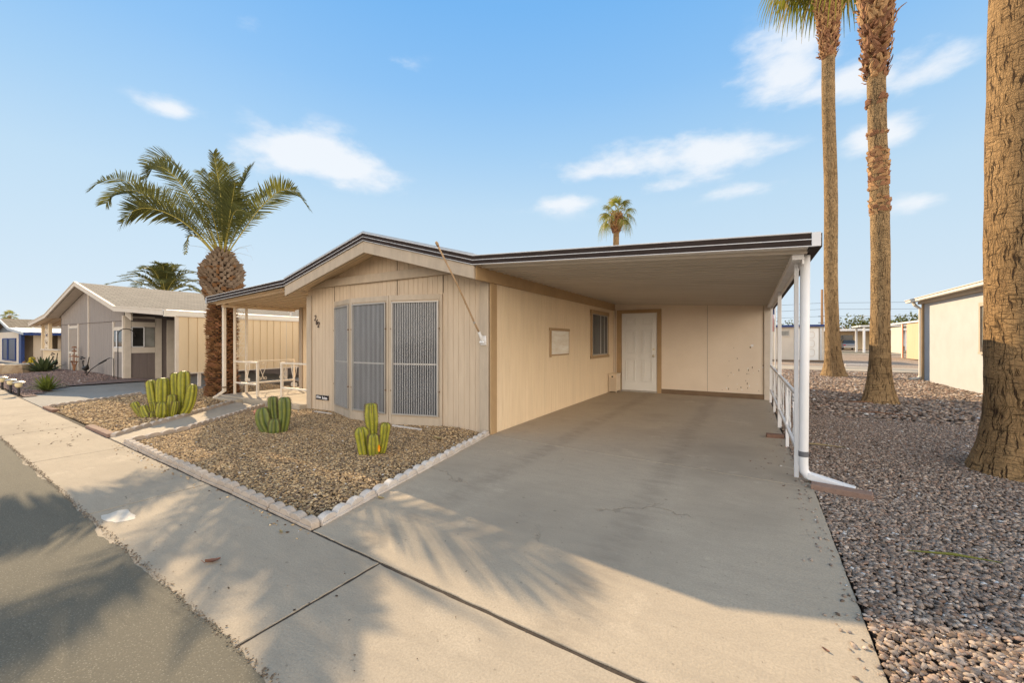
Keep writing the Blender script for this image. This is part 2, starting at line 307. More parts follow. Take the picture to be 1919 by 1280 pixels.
    nt.links.new(c, b.inputs['Base Color']); b.inputs['Roughness'].default_value = .55; c = mixc(nt, math_(nt, 'MULTIPLY', ramp(nt, noise(nt, o, 30, 5, .7), .56, .66), .6), c, (.13, .10, .035, 1)); nt.links.new(c, b.inputs['Base Color']); bump(nt, b, f, .004); M['cactus'] = m
    m, nt, b = mat_base('cactus_skin_green'); a = nt.nodes.new('ShaderNodeAttribute'); a.attribute_name = 'crest'; o = coord(nt)
    f = noise(nt, o, 14, 4, .6); c = mixc(nt, ramp(nt, f, .35, .7), (.19, .21, .025, 1), (.11, .14, .03, 1))
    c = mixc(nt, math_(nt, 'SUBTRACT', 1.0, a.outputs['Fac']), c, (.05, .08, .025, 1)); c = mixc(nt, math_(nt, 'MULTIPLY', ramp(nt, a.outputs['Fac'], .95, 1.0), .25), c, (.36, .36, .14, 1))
    nt.links.new(c, b.inputs['Base Color']); b.inputs['Roughness'].default_value = .55; c = mixc(nt, math_(nt, 'MULTIPLY', ramp(nt, noise(nt, o, 30, 5, .7), .56, .66), .5), c, (.10, .08, .035, 1)); nt.links.new(c, b.inputs['Base Color']); bump(nt, b, f, .004); M['cactus_green'] = m
    M['yellow_skin'] = pmat('yellow_cactus_skin', (.50, .40, .03), (.42, .33, .03), 12, .6)
    M['spine'] = pmat('cactus_spines', (.10, .07, .045), (.2, .15, .09), 20, .7)
    M['flower'] = pmat('orange_flower_petals', (.85, .33, .01), (.75, .25, .01), 20, .6)
    # trunks
    def bark(name, c1, c2, dark, cell=(26, 9), amt=.8, patch=None):
        m, nt, b = mat_base(name); u = coord(nt, 'UV')
        w = noise(nt, u, 5, 4, .6); cb = nt.nodes.new('ShaderNodeCombineXYZ'); nt.links.new(w, cb.inputs[0]); nt.links.new(math_(nt, 'MULTIPLY', w, -.8), cb.inputs[1])
        sc_ = nt.nodes.new('ShaderNodeVectorMath'); sc_.operation = 'SCALE'; nt.links.new(cb.outputs[0], sc_.inputs[0]); sc_.inputs['Scale'].default_value = .10
        vm = nt.nodes.new('ShaderNodeVectorMath'); vm.operation = 'ADD'; nt.links.new(u, vm.inputs[0]); nt.links.new(sc_.outputs[0], vm.inputs[1])
        hs = []
        for k, (sx, sy, t) in enumerate(((cell[0], cell[1], .10), (cell[0] * .26, cell[1] * 4.6, .07), (cell[0] * 2.2, cell[1] * 1.4, .12))):
            mp = nt.nodes.new('ShaderNodeMapping'); mp.inputs['Scale'].default_value = (sx, sy, 1); mp.inputs['Location'].default_value = (k * 3.3, k * 1.7, 0); nt.links.new(vm.outputs[0], mp.inputs[0])
            v = nt.nodes.new('ShaderNodeTexVoronoi'); v.feature = 'DISTANCE_TO_EDGE'; v.distance = 'CHEBYCHEV' if False else 'EUCLIDEAN'; v.inputs['Scale'].default_value = 1; v.inputs['Randomness'].default_value = .85
            nt.links.new(mp.outputs[0], v.inputs['Vector']); hs.append(ramp(nt, v.outputs['Distance'], 0, t, (1, 1, 1, 1), (0, 0, 0, 1)))
        sel = ramp(nt, noise(nt, u, 2.2, 3, .5), .4, .6)
        cr = math_(nt, 'MAXIMUM', math_(nt, 'MULTIPLY', hs[0], math_(nt, 'ADD', math_(nt, 'MULTIPLY', sel, .7), .3)), math_(nt, 'MULTIPLY', hs[1], math_(nt, 'SUBTRACT', 1.0, math_(nt, 'MULTIPLY', sel, .7))))
        vv_ = ramp(nt, noise(nt, vm.outputs[0], 1, 3, .55, (cell[0] * 2.3, cell[1] * .9, 1), 2), .57, .64); hh_ = ramp(nt, noise(nt, vm.outputs[0], 1, 3, .6, (cell[0] * .25, cell[1] * 9, 1), 4), .60, .68)
        cr = math_(nt, 'MAXIMUM', math_(nt, 'MULTIPLY', cr, .30), math_(nt, 'MAXIMUM', vv_, math_(nt, 'MULTIPLY', hh_, .75)))
        f = noise(nt, u, 3.5, 6, .65, (1, .5, 1)); g = noise(nt, u, 60, 4, .7, (1, .3, 1))
        c = mixc(nt, ramp(nt, f, .35, .65), c1 + (1,), c2 + (1,))
        c = mixc(nt, math_(nt, 'MULTIPLY', ramp(nt, g, .35, .7), .4), c, tuple(x * .55 for x in c1) + (1,))
        hb = ramp(nt, noise(nt, u, 1.0, 3, .6, (.4, 3.2, 1), 3), .56, .68)
        c = mixc(nt, math_(nt, 'MULTIPLY', hb, .38), c, tuple(x * .45 for x in c2) + (1,))
        if patch:
            s = nt.nodes.new('ShaderNodeSeparateXYZ'); nt.links.new(u, s.inputs[0])
            c = mixc(nt, math_(nt, 'MULTIPLY', ramp(nt, noise(nt, u, 2.5, 4, .6, (1, 1, 1), 8), .45, .62), patch[1]), c, patch[0] + (1,))
        c = mixc(nt, math_(nt, 'MULTIPLY', cr, amt), c, dark + (1,))
        nt.links.new(c, b.inputs['Base Color']); b.inputs['Roughness'].default_value = .92; b.inputs['Specular IOR Level'].default_value = .12
        bump(nt, b, math_(nt, 'SUBTRACT', math_(nt, 'MULTIPLY', g, .6), cr), .03, 1.0); return m
    M['bark_near'] = bark('fan_palm_bark_near', (.44, .275, .13), (.31, .19, .09), (.034, .021, .014), (30, 6), .93)
    M['bark_mid'] = bark('fan_palm_bark_mid', (.46, .305, .155), (.34, .22, .11), (.07, .042, .026), (34, 6), .8)
    M['boot'] = pmat('dry_leaf_bases', (.50, .31, .15), (.30, .15, .07), 5, .85, .003, 40, (1, 1, .4), .15)
    M['boot_red'] = pmat('reddish_leaf_bases', (.32, .16, .085), (.19, .09, .05), 6, .85, .003, 40, (1, 1, .4), .15)
    M['date_boot'] = pmat('date_palm_boots', (.30, .225, .16), (.17, .12, .085), 7, .9, .004, 45, (1, 1, .6), .1, rnd=0)
    M['date_scar'] = pmat('date_palm_scars', (.28, .15, .07), (.15, .08, .042), 9, .92, .004, 45, (1, 1, 2.0), .1)
    M['date_core'] = pmat('date_palm_core', (.06, .038, .025), (.04, .026, .018), 9, .95)
    M['cut_wood'] = pmat('stump_bark', (.20, .12, .065), (.36, .27, .17), 3, .9, .01, 20, (1, 1, .5))
    M['stump_top'] = pmat('stump_top_wood', (.62, .52, .40), (.54, .44, .33), 9, .8)
    M['globe'] = pmat('frosted_globe', (.70, .60, .36), (.66, .56, .34), 9, .4)
    M['dry_leaf'] = pmat('dry_curled_leaf', (.22, .105, .07), (.16, .08, .05), 20, .8)
    M['debris'] = pmat('leaf_litter', (.13, .085, .05), (.22, .15, .09), 30, .9)
    M['car_paint'] = pmat('silver_car_paint', (.22, .22, .23), (.20, .20, .21), 2, .3, 0, 40, (1, 1, 1), .6, .4)
    M['red'] = pmat('flag_red', (.45, .02, .03), (.40, .02, .03), 8, .8)
    M['flag_white'] = pmat('flag_white', (.75, .73, .70), (.7, .68, .66), 8, .8)
    M['flag_blue'] = pmat('flag_blue', (.02, .03, .14), (.02, .03, .12), 8, .8)
    M['mountain'] = pmat('hazy_mountain', (.34, .38, .44), (.30, .33, .38), .01, 1)
    M['pole_wood'] = pmat('utility_pole_wood', (.36, .20, .10), (.28, .16, .08), 3, .9)
    M['duct'] = pmat('grey_duct_tape', (.11, .11, .12), (.14, .14, .15), 8, .6)
    M['orange_paint'] = pmat('orange_trim_paint', (.55, .16, .04), (.5, .14, .04), 8, .6)
    M['teal'] = pmat('teal_fabric', (.03, .16, .16), (.03, .12, .12), 8, .8)
init_mats()

# ------------------------------------------------------------------ mesh builder
FR = {}
class MB:
    def __init__(s): s.v = []; s.f = []; s.mi = []; s.uv = []; s.at = []
    def add(s, vs, fs, mi=0, uvs=None, at=None):
        n = len(s.v); s.v += [tuple(p) for p in vs]
        for f in fs: s.f.append(tuple(i + n for i in f)); s.mi.append(mi)
        s.uv += uvs if uvs else [(0, 0)] * len(vs)
        s.at += at if at else [0.] * len(vs)
        return s
    def box(s, x0, x1, y0, y1, z0, z1, mi=0):
        v = [(x, y, z) for z in (z0, z1) for y in (y0, y1) for x in (x0, x1)]
        return s.add(v, [(0, 2, 3, 1), (4, 5, 7, 6), (0, 1, 5, 4), (2, 6, 7, 3), (0, 4, 6, 2), (1, 3, 7, 5)], mi)
    def hexa(s, b, t, mi=0):      # bottom 4 and top 4 points, same winding
        return s.add(list(b) + list(t), [(3, 2, 1, 0), (4, 5, 6, 7), (0, 1, 5, 4), (1, 2, 6, 5), (2, 3, 7, 6), (3, 0, 4, 7)], mi)
    def bar(s, p, q, w, h, mi=0, up=(0, 0, 1)):
        p = Vector(p); q = Vector(q); d = (q - p).normalized(); u = Vector(up)
        if abs(d.dot(u)) > .95: u = Vector((0, 1, 0)) if abs(d.y) < .9 else Vector((1, 0, 0))
        sd = d.cross(u).normalized(); u = sd.cross(d)
        a = sd * w / 2; b = u * h / 2
        return s.hexa([p - a - b, p + a - b, p + a + b, p - a + b], [q - a - b, q + a - b, q + a + b, q - a + b], mi)
    def prism(s, poly, z0, z1, mi=0):
        n = len(poly); a = sum(poly[i][0] * poly[(i + 1) % n][1] - poly[(i + 1) % n][0] * poly[i][1] for i in range(n))
        if a < 0: poly = poly[::-1]
        v = [(x, y, z0) for x, y in poly] + [(x, y, z1) for x, y in poly]
        f = [tuple(range(n - 1, -1, -1)), tuple(range(n, 2 * n))] + [(i, (i + 1) % n, (i + 1) % n + n, i + n) for i in range(n)]
        return s.add(v, f, mi)
    def tube(s, pts, rad, n=8, mi=0, cap=True, uvs=False):
        pts = [Vector(p) for p in pts]
        if isinstance(rad, (int, float)): rad = [rad] * len(pts)
        vs = []; up = None; uv = []; L_ = 0
        for i, p in enumerate(pts):
            d = (pts[min(i + 1, len(pts) - 1)] - pts[max(i - 1, 0)])
            d = d.normalized() if d.length > 1e-9 else Vector((0, 0, 1))
            if up is None: up = Vector((0, 0, 1)) if abs(d.z) < .9 else Vector((1, 0, 0))
            sd = d.cross(up).normalized(); up = sd.cross(d).normalized()
            if i: L_ += (p - pts[i - 1]).length
            for k in range(n):
                a = 2 * math.pi * k / n; vs.append(p + (sd * math.cos(a) + up * math.sin(a)) * rad[i]); uv.append((k / n, L_))
        fs = [(i * n + k, i * n + (k + 1) % n, (i + 1) * n + (k + 1) % n, (i + 1) * n + k) for i in range(len(pts) - 1) for k in range(n)]
        if cap: fs += [tuple(range(n - 1, -1, -1)), tuple(range((len(pts) - 1) * n, len(pts) * n))]
        return s.add(vs, fs, mi, uv)
    def lathe(s, c, prof, n=16, mi=0):
        vs = [(c[0] + r * math.cos(2 * math.pi * k / n), c[1] + r * math.sin(2 * math.pi * k / n), c[2] + z) for r, z in prof for k in range(n)]
        fs = [(i * n + k, i * n + (k + 1) % n, (i + 1) * n + (k + 1) % n, (i + 1) * n + k) for i in range(len(prof) - 1) for k in range(n)]
        fs += [tuple(range(n - 1, -1, -1)), tuple(range((len(prof) - 1) * n, len(prof) * n))]
        return s.add(vs, fs, mi)
    def xzstrip(s, path, y0, y1, d0, d1, mi=0):   # bar following a polyline in XZ
        for (xa, za), (xb, zb) in zip(path[:-1], path[1:]):
            s.hexa([(xa, y0, za + d1), (xb, y0, zb + d1), (xb, y1, zb + d1), (xa, y1, za + d1)], [(xa, y0, za + d0), (xb, y0, zb + d0), (xb, y1, zb + d0), (xa, y1, za + d0)], mi)
        return s
    def build(s, name, mats, parent=None, origin=None, smooth=False, bevel=0, attr=None):
        if not isinstance(mats, (list, tuple)): mats = [mats]
        me = bpy.data.meshes.new(name)
        V = np.array(s.v, dtype=float)
        if parent is not None: mw = FR[parent.name]
        else:
            if origin is None: origin = ((V[:, 0].min() + V[:, 0].max()) / 2, (V[:, 1].min() + V[:, 1].max()) / 2, V[:, 2].min())
            mw = Matrix.Translation(origin)
        inv = np.array(mw.inverted()); V = V @ inv[:3, :3].T + inv[:3, 3]
        me.from_pydata(V.tolist(), [], s.f)
        for m in mats: me.materials.append(m)
        if len(mats) > 1: me.polygons.foreach_set('material_index', s.mi)
        if smooth: me.polygons.foreach_set('use_smooth', [True] * len(me.polygons))
        if any(u != (0, 0) for u in s.uv[:400]):
            ul = me.uv_layers.new(name='UVMap'); li = np.zeros(len(me.loops), dtype=np.int32); me.loops.foreach_get('vertex_index', li)
            ul.data.foreach_set('uv', np.array(s.uv, dtype=np.float32)[li].ravel())
        if attr:
            a = me.attributes.new(attr, 'FLOAT', 'POINT'); a.data.foreach_set('value', np.array(s.at, dtype=np.float32))
        me.validate(); me.update()
        o = bpy.data.objects.new(name, me); COL.objects.link(o)
        if parent is not None: o.parent = parent
        else: o.location = origin
        FR[o.name] = mw
        if bevel:
            b = o.modifiers.new('bevel', 'BEVEL'); b.width = bevel; b.segments = 2; b.limit_method = 'ANGLE'; b.angle_limit = R(40)
        return o
def tag(o, label=None, cat=None, group=None, kind=None):
    for k, v in (('label', label), ('category', cat), ('group', group), ('kind', kind)):
        if v: o[k] = v
    return o
def thing(name, label, cat, loc=(0, 0, 0), group=None, rz=0):
    o = bpy.data.objects.new(name, None); COL.objects.link(o); o.location = loc; o.rotation_euler = (0, 0, rz); o.empty_display_size = .2
    FR[o.name] = Matrix.Translation(loc) @ Matrix.Rotation(rz, 4, 'Z'); return tag(o, label, cat, group)
def struct(o): o['kind'] = 'structure'; return o
def dup(root, loc, rz=0, label=None, group=None):
    r = root.copy(); COL.objects.link(r); r.location = loc; r.rotation_euler = (0, 0, rz)
    if label: r['label'] = label
    if group: r['group'] = group
    for ch in list(root.children):
        c = ch.copy(); COL.objects.link(c); c.parent = r
    return r

def panel_wall(mb, p0, p1, zb, ztop, n, step, gw=.012, gd=.008, first=None, mi=0, thick=.05):
    """vertical grooved siding from p0 to p1 (xy), outward normal n; ztop(s) gives the top"""
    p0 = Vector((p0[0], p0[1], 0)); p1 = Vector((p1[0], p1[1], 0)); n = Vector((n[0], n[1], 0)); L_ = (p1 - p0).length; d = (p1 - p0) / L_
    zt = ztop if callable(ztop) else (lambda s: ztop)
    br = [(0, 0)]; s = first if first is not None else step
    while s < L_ - gw:
        br += [(s - gw / 2, 0), (s - gw / 2 + .001, -gd), (s + gw / 2 - .001, -gd), (s + gw / 2, 0)]; s += step
    br += [(L_, 0), (L_, -thick), (0, -thick)]
    pts = [p0 + d * s + n * o for s, o in br]; k = len(pts)
    # extra points where the top bends are handled by dense breaks
    vs = [(p.x, p.y, zb) for p in pts] + [(p.x, p.y, zt(br[i][0])) for i, p in enumerate(pts)]
    cw = (d.x * n.y - d.y * n.x) > 0
    fs = []
    for i in range(k):
        j = (i + 1) % k; fs.append((i, j, j + k, i + k) if not cw else (j, i, i + k, j + k))
    mb.add(vs, fs, mi)
    return mb

def scroll(mb, o, u, z0, z1, w=.26, r=.006, mi=0):
    """wrought iron ornament: crossed legs with curls at foot and a heart on top"""
    o = Vector(o); u = Vector(u).normalized(); Z = Vector((0, 0, 1)); h = z1 - z0
    P = lambda a, b: o + u * a + Z * (z0 + b)
    for sg in (-1, 1):
        pts = [P(sg * w * .42, h * .98), P(sg * w * .30, h * .70), P(sg * w * .06, h * .40), P(-sg * w * .03, h * .30), P(-sg * w * .10, h * .12)]
        for k in range(13):
            t = k / 12; a = -math.pi * .35 - sg * 0 + t * math.pi * 2.1; rr = w * .17 * (1 - t * .72)
            pts.append(P(-sg * (w * .26 + rr * math.cos(a)), h * .17 + rr * math.sin(a)))
        mb.tube(pts, r, 5, mi, False)
        hp = []
        for k in range(12):
            t = k / 11; a = math.pi * (1.05 - t * 1.5); rr = w * .20 * (1 - t * .35)
            hp.append(P(sg * (w * .21 + rr * math.cos(a)), h * .86 + rr * math.sin(a) * .75))
        mb.tube(hp, r, 5, mi, False)
    return mb

# ================================================================== SETTING: ground, street, pavements
rng = random.Random(7); nr = np.random.default_rng(11)
mb = MB(); mb.add([(-1500, -1500, -.06), (1500, -1500, -.06), (1500, 1500, -.06), (-1500, 1500, -.06)], [(0, 1, 2, 3)])
struct(mb.build('ground', M['ground'], origin=(0, 0, 0)))
yst = lambda x: .80 - .048 * x           # street edge
yin = lambda x: 1.585 - .052 * x         # inner edge of the sidewalk
# street with a ragged edge, lying over the concrete edge
mb = MB(); xs = np.arange(-60, 14, .05); ed = [(float(x), yst(x) + .012 * math.sin(x * 2.1) + .020 * (rng.random() - .5) + .018 * math.sin(x * 7.3 + 1) * math.sin(x * 1.3)) for x in xs]
vs = [(x, -14.0, .0) for x, y in ed] + [(x, y - .06, .004) for x, y in ed] + [(x, y, .002) for x, y in ed] + [(x, y + .004, -.05) for x, y in ed]; k = len(ed)
mb.add(vs, [(i + j * k, i + 1 + j * k, i + 1 + (j + 1) * k, i + (j + 1) * k) for j in range(3) for i in range(k - 1)])
struct(mb.build('street', M['asphalt'], origin=(0, 0, 0)))
# dirt showing in the joints
mb = MB(); mb.prism([(-60, yst(-60) - .3), (14, yst(14) - .3), (14, yin(14) + .05), (-60, yin(-60) + .05)], -.055, -.006)
mb.prism([(-2.75, 1.5), (.42, 1.3), (.42, 10.7), (-3.1, 10.7), (-3.1, 4.8)], -.055, -.005)
struct(mb.build('joint_dirt', M['dark_joint'], origin=(0, 0, 0)))
def slab(mb, poly, z1=0.0, z0=-.04, gap=.004, jit=.005):
    """a cast slab: polygon pulled in by the joint gap, wavy edges, softened rim"""
    n = len(poly); c = Vector((sum(p[0] for p in poly) / n, sum(p[1] for p in poly) / n)); out = []
    a = sum(poly[i][0] * poly[(i + 1) % n][1] - poly[(i + 1) % n][0] * poly[i][1] for i in range(n))
    if a < 0: poly = poly[::-1]
    P = [Vector(p[:2]) for p in poly]; q = []
    for i in range(n):                       # inset
        d1 = (P[i] - P[i - 1]).normalized(); d2 = (P[(i + 1) % n] - P[i]).normalized(); n1 = Vector((-d1.y, d1.x)); n2 = Vector((-d2.y, d2.x)); b = (n1 + n2)
        q.append(P[i] + b * (gap / max(.3, b.dot(n1))))
    for i in range(n):
        A, B = q[i], q[(i + 1) % n]; m = max(1, int((B - A).length / .05)); nn = (B - A).normalized(); nn = Vector((-nn.y, nn.x))
        for k in range(m): out.append(A + (B - A) * k / m + nn * (rng.random() * jit if k else 0))
    m = len(out); cc = sum(out, Vector((0, 0))) / m
    vs = [(p.x, p.y, z0) for p in out] + [(p.x, p.y, z1 - .0025) for p in out]
    ins = []
    for i in range(m):
        d = (out[(i + 1) % m] - out[i - 1]).normalized(); nrm = Vector((-d.y, d.x)); ins.append(out[i] + nrm * .0025)
    vs += [(p.x, p.y, z1) for p in ins]
    fs = [(i, (i + 1) % m, (i + 1) % m + m, i + m) for i in range(m)] + [(i + m, (i + 1) % m + m, (i + 1) % m + 2 * m, i + 2 * m) for i in range(m)] + [tuple(range(2 * m, 3 * m))]
    mb.add(vs, fs)
# sidewalk slabs
J = [-1.90, -4.33, -6.72, -9.0, -11.4, -13.8, -16.2, -18.6, -21, -23.4, -25.8, -28.2, -30.6, -33, -36, -39, -42, -46, -50]
mb = MB(); E_ = [4.5, 2.6] + J
for a, b in zip(E_[:-1], E_[1:]):
    slab(mb, [(a - .02, yst(a) - .12), (a, yin(a)), (b, yin(b)), (b - .02, yst(b) - .12)], gap=.010 if b > -3 else .005)
struct(mb.build('sidewalk', M['concrete'], origin=(0, 0, 0)))
# driveway of the main house
mb = MB()
slab(mb, [(-2.62, yin(-2.62) + .004), (.46, yin(.46) + .004), (.50, 4.50), (-3.16, 4.74)], .002, gap=.004)
slab(mb, [(-3.16, 4.745), (.50, 4.505), (.40, 7.3), (.40, 10.9), (-3.2, 10.9)], .002, gap=.0045)
struct(mb.build('driveway', M['drive'], origin=(0, 0, 0)))
mb = MB(); slab(mb, [(-7.52, yin(-7.5) + .005), (-6.98, yin(-7) + .005), (-7.35, 2.8), (-8.62, 4.55), (-9.62, 4.55), (-8.45, 3.1)], .004)
struct(mb.build('front_path', M['walk'], origin=(0, 0, 0)))
mb = MB(); slab(mb, [(-14.6, yin(-14.6) + .005), (-11.95, yin(-11.9) + .005), (-13.05, 4.0), (-13.2, 6.5), (-13.2, 16), (-18.2, 16), (-18.2, 6.1), (-16.9, 3.4)], .004)
struct(mb.build('neighbour_driveway', M['ndrive'], origin=(0, 0, 0)))
# porch slab
mb = MB(); mb.prism([(-10.45, 4.62), (-7.43, 4.62), (-7.43, 6.5), (-10.45, 6.5)], -.05, .10); mb.prism([(-10.40, 4.50), (-9.5, 4.50), (-9.5, 4.62), (-10.4, 4.62)], -.05, .07)
struct(mb.build('porch_slab', M['walk'], origin=(0, 0, 0), bevel=.01))
# gravel beds (dirt sheets)
G_MAIN = [(-2.66, 1.80), (-6.93, 2.02), (-7.28, 2.82), (-8.4, 4.55), (-7.45, 4.62), (-7.45, 4.80), (-3.24, 4.80)]
G_LEFT = [(-7.60, 2.05), (-8.5, 3.15), (-9.65, 4.6), (-10.5, 4.6), (-10.5, 8), (-13.1, 8), (-13.1, 4.05), (-12.0, 2.28)]
G_RIGHT = [(.46, 1.60), (.53, 4.5), (.43, 4.7), (.43, 16), (5.0, 16), (5.0, 1.45)]
def inpoly(P, poly):
    x, y = P[:, 0], P[:, 1]; r = np.zeros(len(P), bool); n = len(poly)
    for i in range(n):
        x1, y1 = poly[i]; x2, y2 = poly[i - 1]
        c = ((y1 > y) != (y2 > y)) & (x < (x2 - x1) * (y - y1) / ((y2 - y1) + 1e-12) + x1); r ^= c
    return r
def hmain(x, y): return .010 + .012 * np.sin(x * 2.3 + y) * np.sin(y * 2.9) + .05 * np.exp(-((x + 3.75) ** 2 + (y - 4.55) ** 2) / .05)
def hflat(x, y): return .006 + .015 * np.sin(x * 1.3 + .5) * np.sin(y * 1.1)
def bed(name, poly, mat, hf, step=.12, bx=None):
    P = np.array(poly); x0, y0 = P.min(0); x1, y1 = P.max(0); nx = int((x1 - x0) / step) + 1; ny = int((y1 - y0) / step) + 1
    X, Y = np.meshgrid(np.linspace(x0, x1, nx), np.linspace(y0, y1, ny)); Z = hf(X, Y) - .014
    inside = inpoly(np.stack([X.ravel(), Y.ravel()], 1), poly).reshape(X.shape)
    mb = MB(); V = np.stack([X.ravel(), Y.ravel(), Z.ravel()], 1).tolist(); fs = []
    for j in range(ny - 1):
        for i in range(nx - 1):
            if inside[j, i] or inside[j + 1, i + 1] or inside[j, i + 1] or inside[j + 1, i]: fs.append((j * nx + i, j * nx + i + 1, (j + 1) * nx + i + 1, (j + 1) * nx + i))
    mb.add(V, fs); o = mb.build(name, mat, origin=(0, 0, 0), smooth=True); return struct(o)
mb = MB(); mb.prism(G_MAIN, -.05, -.004); struct(mb.build('garden_ground', M['gbase_tan'], origin=(0, 0, 0)))
mb = MB(); mb.prism(G_LEFT, -.05, -.010); struct(mb.build('side_garden_ground', M['gbase_tan'], origin=(0, 0, 0)))
mb = MB(); mb.prism([(.46, 1.45), (.53, 4.5), (.43, 4.7), (.43, 22.6), (16, 22.6), (16, -.0), (2.6, .9), (2.6, 1.3)], -.05, -.016); struct(mb.build('yard_ground', M['gbase_right'], origin=(0, 0, 0)))
mb = MB()      # mounded gravel bed of the neighbour
xs = np.linspace(-40, -14.7, 90); ys = np.linspace(0, 1, 16); vv = []
for x in xs:
    ylo = yin(x) + .06; yhi = 5.6; lim = (x + 17.0) * (-1) 
    for t in ys:
        y = ylo + (yhi - ylo) * t
        h = .02 + .16 * math.exp(-((x + 21.5) / 3.2) ** 2) * math.sin(math.pi * min(1, t * .8)) + .12 * math.exp(-((x + 26) / 2.5) ** 2) * t
        vv.append((x, y, h))
fs = []
for i in range(len(xs) - 1):
    for j in range(15):
        x, y, _ = vv[i * 16 + j]
        if x > -17.0 + (y < 3.4) * 0 and y > 2.35 + (-14.75 - x) * .46: continue
        fs.append((i * 16 + j, (i + 1) * 16 + j, (i + 1) * 16 + j + 1, i * 16 + j + 1))
mb.add(vv, fs); struct(mb.build('neighbour_garden_bed', M['gbase_purple'], origin=(0, 0, 0), smooth=True))
# strips behind the houses: pale kerbed band, far road
mb = MB()
for a, b in ((23.4, 25.2), (25.25, 27.3)): slab(mb, [(-6, a), (30, a), (30, b), (-6, b)], .0, gap=.03)
struct(mb.build('rear_path', M['walk'], origin=(0, 0, 0)))
mb = MB(); mb.prism([(-80, 57), (160, 57), (160, 73), (-80, 73)], -.05, -.02); struct(mb.build('rear_road', M['asphalt'], origin=(0, 0, 0)))
mb = MB(); mb.prism([(-80, 54.6), (160, 54.6), (160, 57), (-80, 57)], -.05, .03); struct(mb.build('rear_kerb', M['walk'], origin=(0, 0, 0)))
# mountain on the horizon
mb = MB(); prof = [0, 18, 30, 52, 70, 92, 74, 60, 38, 46, 30, 12, 0]; vs = []
for i, h in enumerate(prof):
    x = 420 + i * 26; y = 1300 + 20 * math.sin(i * 2)
    vs += [(x, y - 90, -1), (x, y, h * .62), (x, y + 110, -1)]
mb.add(vs, [(3 * i + j, 3 * i + 3 + j, 3 * i + 4 + j, 3 * i + 1 + j) for i in range(len(prof) - 1) for j in (0, 1)]); struct(mb.build('mountain', M['mountain'], smooth=False))

# ------------------------------------------------------------------ gravel stones (nobody could count them)
IC = None
def icosa():
    t = (1 + 5 ** .5) / 2
    v = np.array([(-1, t, 0), (1, t, 0), (-1, -t, 0), (1, -t, 0), (0, -1, t), (0, 1, t), (0, -1, -t), (0, 1, -t), (t, 0, -1), (t, 0, 1), (-t, 0, -1), (-t, 0, 1)], float); v /= np.linalg.norm(v[0])
    f = np.array([(0, 11, 5), (0, 5, 1), (0, 1, 7), (0, 7, 10), (0, 10, 11), (1, 5, 9), (5, 11, 4), (11, 10, 2), (10, 7, 6), (7, 1, 8), (3, 9, 4), (3, 4, 2), (3, 2, 6), (3, 6, 8), (3, 8, 9), (4, 9, 5), (2, 4, 11), (6, 2, 10), (8, 6, 7), (9, 8, 1)]); return v, f
def octa():
    v = np.array([(1, 0, 0), (-1, 0, 0), (0, 1, 0), (0, -1, 0), (0, 0, 1), (0, 0, -1)], float)
    f = np.array([(0, 2, 4), (2, 1, 4), (1, 3, 4), (3, 0, 4), (2, 0, 5), (1, 2, 5), (3, 1, 5), (0, 3, 5)]); return v, f
def stones(name, P, size, cols, hf, mat, label, cat, shape='i', flat=.48, lift=.2, white=.01, bright=None):
    bv, bf = icosa() if shape == 'i' else octa(); n = len(P); k = len(bv)
    sz = size * (.55 + nr.random(n) ** 1.6 * 1.0)
    v = bv[None] * (1 + (nr.random((n, k, 1)) - .5) * .75)
    v = v * (np.stack([.8 + nr.random(n) * .7, .65 + nr.random(n) * .4, flat * (.7 + nr.random(n) * .6)], 1)[:, None] * sz[:, None, None])
    a = nr.random(n) * 6.283; b = (nr.random(n) - .5) * .62; c = (nr.random(n) - .5) * .62
    def rot(v, ax, an):
        c_, s_ = np.cos(an)[:, None], np.sin(an)[:, None]; i, j = [(1, 2), (0, 2), (0, 1)][ax]; o = v.copy()
        o[..., i] = v[..., i] * c_ - v[..., j] * s_; o[..., j] = v[..., i] * s_ + v[..., j] * c_; return o
    v = rot(rot(rot(v, 0, b), 1, c), 2, a)
    z = hf(P[:, 0], P[:, 1]) + (nr.random(n) - .3) * lift * sz
    v += np.stack([P[:, 0], P[:, 1], z], 1)[:, None]
    V = v.reshape(-1, 3); Fc = (bf[None] + (np.arange(n) * k)[:, None, None]).reshape(-1, 3)
    me = bpy.data.meshes.new(name); me.vertices.add(len(V)); me.vertices.foreach_set('co', V.astype(np.float32).ravel())
    me.loops.add(Fc.size); me.loops.foreach_set('vertex_index', Fc.astype(np.int32).ravel())
    me.polygons.add(len(Fc)); me.polygons.foreach_set('loop_start', (np.arange(len(Fc)) * 3).astype(np.int32))
    try: me.polygons.foreach_set('loop_total', np.full(len(Fc), 3, np.int32))
    except Exception: pass
    C_ = np.array(cols)[nr.integers(0, len(cols), n)] * (.62 + nr.random((n, 1)) * .7)
    w = nr.random(n) < white; C_[w] = np.array((.72, .70, .68)) * (.8 + .2 * nr.random((w.sum(), 1)))
    at = me.attributes.new('tint', 'FLOAT_COLOR', 'POINT'); A = np.ones((n, k, 4), np.float32); A[..., :3] = C_[:, None]; at.data.foreach_set('color', A.ravel())
    me.update(calc_edges=True); me.validate(); me.materials.append(mat)
    o = bpy.data.objects.new(name, me); COL.objects.link(o); tag(o, label, cat, None, 'stuff'); return o
def scatter(poly, dens):
    P = np.array(poly); lo = P.min(0); hi = P.max(0); n = int((hi - lo).prod() * dens); q = lo + nr.random((n, 2)) * (hi - lo); return q[inpoly(q, poly)]
TAN = [(.50, .335, .165), (.40, .26, .13), (.62, .43, .23), (.15, .10, .06), (.37, .255, .145), (.62, .46, .27), (.20, .145, .10)]
